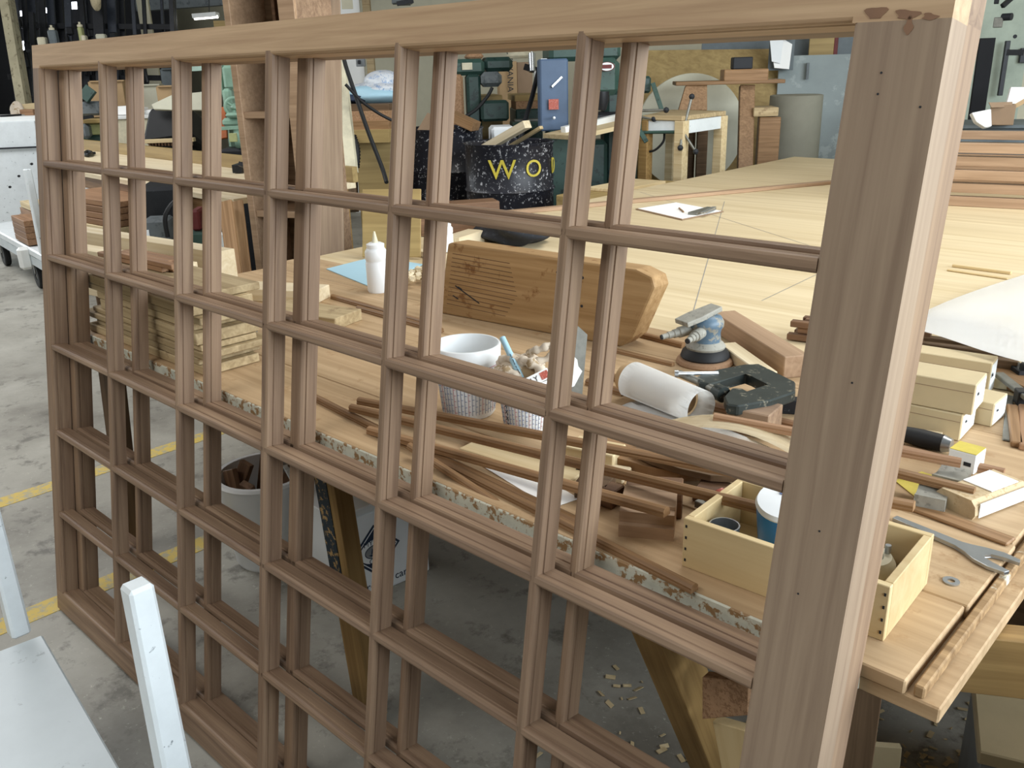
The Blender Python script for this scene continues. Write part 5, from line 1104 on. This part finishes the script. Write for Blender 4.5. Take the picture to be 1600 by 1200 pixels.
# tool shelf with a printed carton and bits between the drill press and the blue cabinet
yb = T('printed_carton', 'tall tan carton with black vertical lettering behind the drill press', 'box', 800, 150, 7.6); pxbox('carton', 780, 96, 808, 150, 8.2, .25, 'cardboard', yb, .1, .004, True)
cf_ = dep(797, 126, 8.17); text('print', 'SYLVANIA', .08, 'ink', face_frame(cf_ - AW * .0 + Vector((0, 0, .08)), (0, 0, -1), fz(.1)), yb, .001)
o = T('printed_carton', 'darker carton right of the lettered one', 'box', 815, 150, 7.7); pxbox('carton', 808, 97, 832, 148, 8.25, .25, 'cardboard_dark', o, .1, .004, True)
o = T('shop_light', 'pale lamp shade hanging above the cartons', 'lamp', 810, 85, 7.4); lathe('shade', [(0, 0), (.10, 0), (.11, .02), (.06, .10), (0, .11)], 'cream', Matrix.Translation(dep(812, 91, 7.4)), o, 20); tube('cord', [dep(812, 80, 7.4), dep(812, -120, 7.4)], .006, 'ink', o, 6)
o = T('tool_bench', 'cluttered dark bench between the drill press and the blue cabinet', 'bench', 820, 190, 7.0); pxbox('body', 806, 170, 848, 200, 7.1, .5, 'green_dark', o, .1, .01, True); pxbox('top', 804, 148, 850, 158, 7.15, .6, 'ply_yellow', o, .1, .004); pxbox('drawer', 806, 158, 846, 172, 7.1, .4, 'particle', o, .1, .004); pxbox('rail', 804, 186, 848, 190, 7.0, .1, 'steel_dull', o, .1, .004); pxbox('green_ledge', 802, 191, 850, 203, 6.9, .3, 'green_machine', o, .1, .006)
o = T('white_tub', 'pale blue-white tub standing behind the lettered drum', 'tub', 780, 205, 6.5); pxbox('tub', 768, 198, 806, 225, 6.5, .3, 'carton_white', o, .1, .02, True)
o = T('pole_pipe', 'black pipe leaning against the blue cabinet', 'pipe', 825, 200, 6.6); tube('pipe', [dep(844, 100, 6.6), dep(832, 150, 6.5), dep(817, 200, 6.45), dep(812, 226, 6.4)], .018, 'black_iron', o, 10)
o = T('quill_tool', 'small chromed tool hanging above the dark bench', 'tool', 832, 100, 7.3); tube('shaft', [dep(831, 84, 7.2), dep(832, 112, 7.2)], .03, 'steel', o, 12); tube('tip', [dep(838, 112, 7.2), dep(839, 134, 7.2)], .022, 'plastic_white', o, 10); pbar('clamp_bar', (819, 104), (838, 110), 7.2, 7.2, .03, .05, 'black_iron', o); pbar('hook', (831, -430), (831, 86), 7.2, 7.2, .012, .012, 'steel', o, up=-AW)
# ---- blue control cabinet and the second, big drill press
bcab = T('control_cabinet', 'blue-grey switch cabinet marked 2 with a lever handle', 'cabinet', 868, 200, 6.2)
pxbox('case', 844, 92, 888, 206, 6.2, .22, 'blue_grey', bcab, .06, .01); pxbox('pedestal', 858, 203, 905, 330, 6.3, .3, 'green_machine', bcab, .06, .02, True)
xx = fz(.06); ny = Vector((xx.y, -xx.x, 0))
def cabp(u, v): return dep(u, v, 6.2) + ny * .004
t_ = face_frame(cabp(850, 100), xx, (0, 0, 1)); npl = box('number_plate', (.042, .072, .003), 'carton_white', t_, bcab, 0.); text('number', '2', .075, 'ink', t_ @ Matrix.Translation((0, 0, .0018)), npl, .0006, squash=.8)
h_ = cabp(877, 120); lathe('switch_boss', [(0, 0), (.024, 0), (.02, .025), (0, .026)], 'steel', face_frame(h_, xx, (0, 0, 1)), bcab, 18); bar('switch_lever', h_ + ny * .03, cabp(861, 136) + ny * .03, .016, .02, 'steel', bcab, up=ny, rise=False)
t_ = face_frame(cabp(865, 163), xx, (0, 0, 1)); box('warning_sticker', (.07, .07, .002), 'red_print', t_, bcab, 0.); lathe('knob', [(0, 0), (.012, 0), (.01, .03), (0, .031)], 'steel', face_frame(cabp(865, 184), xx, (0, 0, 1)), bcab, 14)
dp = T('floor_drill', 'big dark green floor drill press with black-knobbed feed levers', 'machine', 940, 300, 6.)
pxbox('belt_guard', 858, 62, 972, 95, 6.3, .4, 'green_machine', dp, .1, .03); pxbox('head', 926, 90, 970, 150, 6.1, .3, 'green_machine', dp, .1, .04); pxbox('column', 945, 140, 998, 300, 6.4, .2, 'green_dark', dp, .1, .03, True)
lathe('chuck', [(0, 0), (.03, 0), (.05, .06), (.05, .12), (0, .12)], 'black_iron', Matrix.Translation(dep(940, 172, 6.0)), dp, 16); 
lathe('badge', [(0, 0), (.055, 0), (.055, .004), (0, .004)], 'maroon', face_frame(dep(948, 104, 6.05), fz(.1), (0, 0, 1)) @ Matrix.Diagonal((1, .55, 1, 1)), dp, 24); lathe('badge_field', [(0, 0), (.048, 0), (.048, .005), (0, .005)], 'carton_white', face_frame(dep(948, 104, 6.045), fz(.1), (0, 0, 1)) @ Matrix.Diagonal((1, .55, 1, 1)), dp, 24); pxbox('badge_band', 940, 101, 956, 107, 6.035, .004, 'maroon', dp, .1, 0.)
pxbox('depth_stop', 996, 119, 1018, 146, 6.1, .15, 'green_dark', dp, .1, .015); pbar('stop_rod', (1020, 130), (1034, 172), 6.05, 6.0, .03, .015, 'green_machine', dp, up=-AW)
pxbox('table_bracket', 988, 171, 1004, 206, 5.95, .12, 'green_machine', dp, .1, .012); pbar('table_clamp', (1000, 205), (1010, 222), 5.9, 5.9, .03, .03, 'green_machine', dp, up=-AW)
def knob_lever(p, q_, d0, d1, both=True):
    A, C = dep(*p, d0), dep(*q_, d1); fl2 = tube('feed_lever', [A, C], .009, 'steel_dull', dp, 8)
    lathe('lever_ball', [(0, -.02), (.014, -.014), (.02, 0), (.014, .014), (0, .02)], 'ink', Matrix.Translation(C), fl2, 14)
knob_lever((1002, 173), (1041, 172), 5.95, 5.9); knob_lever((1003, 183), (1022, 186), 5.95, 5.9); knob_lever((1067, 206), (1081, 151), 5.8, 5.75); knob_lever((1067, 206), (1063, 231), 5.8, 5.8); knob_lever((1067, 206), (1087, 237), 5.8, 5.8)
tube('feed_shaft', [dep(1003, 207, 5.95), dep(1067, 206, 5.8)], .011, 'green_machine', dp, 10); tube('power_cord', spline([dep(1038, 208, 5.95), dep(1036, 222, 5.95), dep(1020, 236, 6.0), dep(998, 235, 6.1)], 6), .008, 'dark_rubber', dp)
A, C = dep(873, 214, 5.9), dep(995, 186, 6.25); bar('wood_table', A, C, .34, .03, 'pine', dp, rise=False); bar('fence', dep(880, 204, 5.95), dep(992, 178, 6.3), .05, .05, 'white_clean', dp, rise=False); pxbox('machine_bits', 915, 175, 985, 200, 6.3, .2, 'black_iron', dp, .1, .02); pxbox('knee', 905, 218, 950, 330, 6.35, .2, 'green_dark', dp, .1, .03, True)
o = box('low_crate', (.9, .36, .79 - FLOOR), 'ply_yellow', frame((-.715, 3.8, (.79 + FLOOR) / 2), (-.06, 1, 0)), None, .006); tag(o, 'low plywood crate on the floor beneath the small work table', 'crate'); o = bar('flat_offcut', (-.72, 3.6, .791), (-.73, 4.1, .791), .25, .018, 'pine'); tag(o, 'thin pale sheet offcut on the low crate', 'offcut')
# ---- yellow plywood sheet, disc, small table, step stand, paper roll
o = slab('plywood_sheet', [dep(975, 79, 7.95), dep(1232, 76, 7.75), dep(1240, 290, 7.7), dep(975, 300, 7.9)], .02, 'ply_yellow', None, None, .001, up=-AW); tag(o, 'large yellow-brown plywood sheet leaning at the back wall', 'plywood')
dm_ = face_frame(dep(1077, 205, 7.25), RH + AW * .1, (0, 0, 1)); o = shape('round_disc', [(.45 * math.cos(a), .45 * math.sin(a)) for a in [i * math.pi / 32 for i in range(64)]], .03, 'disc_white', dm_, None, .003); tag(o, 'large pale round disc standing behind the small work table', 'disc')
st_ = thing('work_table', 'small worn table with a white apron behind the floor drill', 'table', (0, 0, 0)); bpy.data.objects.remove(st_)
tA = dep(955, 174, 6.7); wt = thing('work_table', 'small worn table with white apron right of the floor drill', 'table', (tA.x, tA.y, FLOOR))
q = [dep(1003, 183, 5.95), dep(1066, 188, 5.75), dep(1135, 170, 6.2), dep(1050, 166, 6.6)]; zz_ = sum(p.z for p in q) / 4; q = [Vector((p.x, p.y, zz_)) for p in q]
slab('top', q, .03, 'rough_board', None, wt, .004); c_ = sum(q, Vector()) / 4; q2 = [c_ + (p - c_) * .92 for p in q]
for i in range(4): bar('apron', q2[i] + Vector((0, 0, -.115)), q2[(i + 1) % 4] + Vector((0, 0, -.115)), .025, .083, 'white_paint', wt)
for i in range(4): box('leg', (.07, .07, zz_ - .031 - FLOOR), 'pine' if i else 'leg_tan', Matrix.Translation((q2[i].x * .97 + c_.x * .03, q2[i].y * .97 + c_.y * .03, FLOOR)), wt, .003, True)
ss = T('step_stand', 'rough brown wooden stand with a box on top near the back wall', 'stand', 1130, 250, 6.6)
pxbox('top', 1057, 126, 1225, 132, 6.5, .35, 'moulding', ss, -.1, .004); 
slab('leg', [dep(u, v, 6.55) for u, v in ((1072, 132), (1105, 132), (1105, 172), (1060, 172))], .05, 'moulding', None, ss, .003, up=-FW); slab('leg', [dep(u, v, 6.55) for u, v in ((1157, 132), (1180, 132), (1176, 285), (1153, 285))], .05, 'moulding', None, ss, .003, up=-FW); pxbox('leg', 1065, 172, 1085, 330, 6.7, .06, 'dark_leg', ss, -.1, .004, True); pxbox('back_leg', 1088, 185, 1104, 330, 6.6, .06, 'dark_leg', ss, -.1, .004, True); pxbox('foot', 1160, 280, 1176, 330, 6.55, .06, 'dark_leg', ss, -.1, .004, True)
pxbox('shelf', 1178, 168, 1216, 182, 6.5, .3, 'rough_board', ss, -.1, .004); pxbox('post', 1183, 182, 1215, 330, 6.6, .1, 'moulding', ss, -.1, .004, True)
pxbox('box', 1132, 108, 1200, 127, 6.48, .25, 'moulding', ss, -.1, .006); pxbox('black_block', 1146, 89, 1176, 108, 6.5, .15, 'ink', ss, -.1, .006)
rc = dep(1238, 235, 7.2); o = lathe('paper_roll', [(.0, 0), (.20, 0), (.205, .01), (.205, 1.25), (.19, 1.255), (0, 1.255)], 'grey_roll', Matrix.Translation((rc.x, rc.y, FLOOR)), None, 40); tag(o, 'tall grey-green roll standing by the back wall', 'roll')
o = pxbox('wall_panel', 1098, 55, 1262, 90, 7.9, .05, 'slate', None, -.2, .003, True); o['kind'] = 'structure'; o.name = 'trim_4'
o = pxbox('wall_pale', 1212, 86, 1340, 330, 7.75, .05, 'wall_blue', None, -.2, .003, True); o['kind'] = 'structure'; o.name = 'trim_5'
o = pxbox('notice_board', 1265, 50, 1302, 98, 7.6, .03, 'ply_yellow', None, -.2, .003); tag(o, 'tan pinboard panel on the wall beside the red frame', 'board')
o = pxbox('door_2', 1308, 40, 1345, 102, 7.6, .04, 'slate', None, -.2, .003); o['kind'] = 'structure'
for nm, a4 in (('door_frame', (1303, 46, 1309, 102)), ('door_frame', (1303, 46, 1345, 54))): p_ = pxbox(nm, *a4, 7.58, .06, 'maroon', None, -.2, .003); p_.parent = o; p_.matrix_basis = wm(o).inverted() @ wm(p_)
wcl = T('wall_clipboard', 'clipboard with curled papers hanging on the grey wall panel', 'clipboard', 1220, 80, 7.4); pxbox('board', 1202, 57, 1240, 110, 7.5, .012, 'slate', wcl, -.2, .002)
slab('paper', [dep(u, v, 7.46) for u, v in ((1203, 60), (1239, 60), (1233, 108), (1210, 106))], .006, 'paper', None, wcl, 0., up=-FW); slab('paper', [dep(u, v, 7.44) for u, v in ((1203, 62), (1224, 63), (1219, 99), (1206, 96))], .004, 'carton_white', None, wcl, 0., up=-FW); pxbox('clip', 1208, 56, 1236, 61, 7.42, .04, 'black_iron', wcl, -.2, .004)
o = pxbox('narrow_bracket', 1260, 98, 1264, 124, 7.55, .03, 'grey_machine', None, -.2, .002); tag(o, 'narrow grey bracket under the pinboard', 'bracket')  # narrow grey upright strip under the pinboard
# ---- right-hand wall with tools
o = wpxbox('trim_6', 1500, -60, 1690, 215, 6.55, .1, 'wall_green', None, -.15, .003, True); o['kind'] = 'structure'
wb2 = wT('wall_bench', 'dark wall bench at the right edge carrying a carton and papers', 'bench', 1570, 210, 5.4); wpxbox('body', 1500, 200, 1680, 225, 5.5, .5, 'slate', wb2, -.3, .004, True); wpxbox('top', 1496, 195, 1684, 201, 5.45, .6, 'slate', wb2, -.3, .004)
o = wpxbox('black_gap', 1523, 60, 1545, 195, 6.2, .05, 'dark_void', None, -.3, .003, True); tag(o, 'black upright sheet standing in for the dark gap beside the right stile', 'panel')  # black sheet stands in for the shade of a gap
cx_ = wT('open_carton', 'small open brown carton on the wall bench', 'box', 1570, 190, 5.4); wpxbox('shell', 1548, 164, 1583, 196, 5.35, .2, 'cardboard_dark', cx_, -.5, .003); slab('flap', [wdep(u, v, 5.33) for u, v in ((1545, 160), (1582, 159), (1582, 167), (1549, 168))], .004, 'cardboard_dark', None, cx_, 0., up=-FW); slab('flap', [wdep(u, v, 5.35) for u, v in ((1583, 164), (1604, 152), (1604, 160), (1585, 170))], .004, 'cardboard', None, cx_, 0., up=-FW)
o = slab('white_print', [wdep(u, v, 5.6) for u, v in ((1580, 136), (1640, 136), (1640, 162), (1573, 162))], .02, 'paper', None, None, .001, up=-FW); tag(o, 'white printed sheet standing behind the open carton', 'paper')
o = slab('paper_wad', [wdep(u, v, 5.3) for u, v in ((1519, 176), (1549, 170), (1550, 197), (1540, 199), (1526, 190))], .04, 'paper', None, None, .004, up=-FW); tag(o, 'crumpled white paper left of the open carton', 'paper')
for k, (u0, v0, u1, v1, lb) in enumerate(((1566, 64, 1573, 150, 'black steel bar hanging upright on the pale right wall'), (1595, 75, 1612, 98, 'dark square block at the right edge of the pale wall'))):
    o = wpxbox('steel_bar' if not k else 'dark_block', u0, v0, u1, v1, 6.52, .03, 'black_iron', None, -.15, .003); tag(o, lb, 'tool')
o = wT('wall_hook', 'steel and black tool holder pegged on the pale right wall', 'tool', 1560, 30, 6.1); wpxbox('holder', 1553, 27, 1566, 43, 6.1, .05, 'steel_dull', o, -.5, .004); tube('plug', [wdep(1566, 27, 6.1), wdep(1581, 26, 6.05)], .025, 'ink', o, 12); wpbar('bar', (1573, 82), (1600, 82), 6.1, 6.05, .04, .04, 'black_iron', o); tube('peg', [wdep(1586, 57, 6.15), wdep(1586, 57, 6.05)], .014, 'ink', o, 10)
o = wT('upper_hook', 'dark hook pegged near the top of the pale right wall', 'tool', 1575, 5, 6.1); wpbar('hook', (1566, 10), (1584, -6), 6.1, 6.1, .03, .03, 'black_iron', o); wpxbox('plate', 1554, -8, 1561, 6, 6.15, .03, 'black_iron', o, -.5, .003)
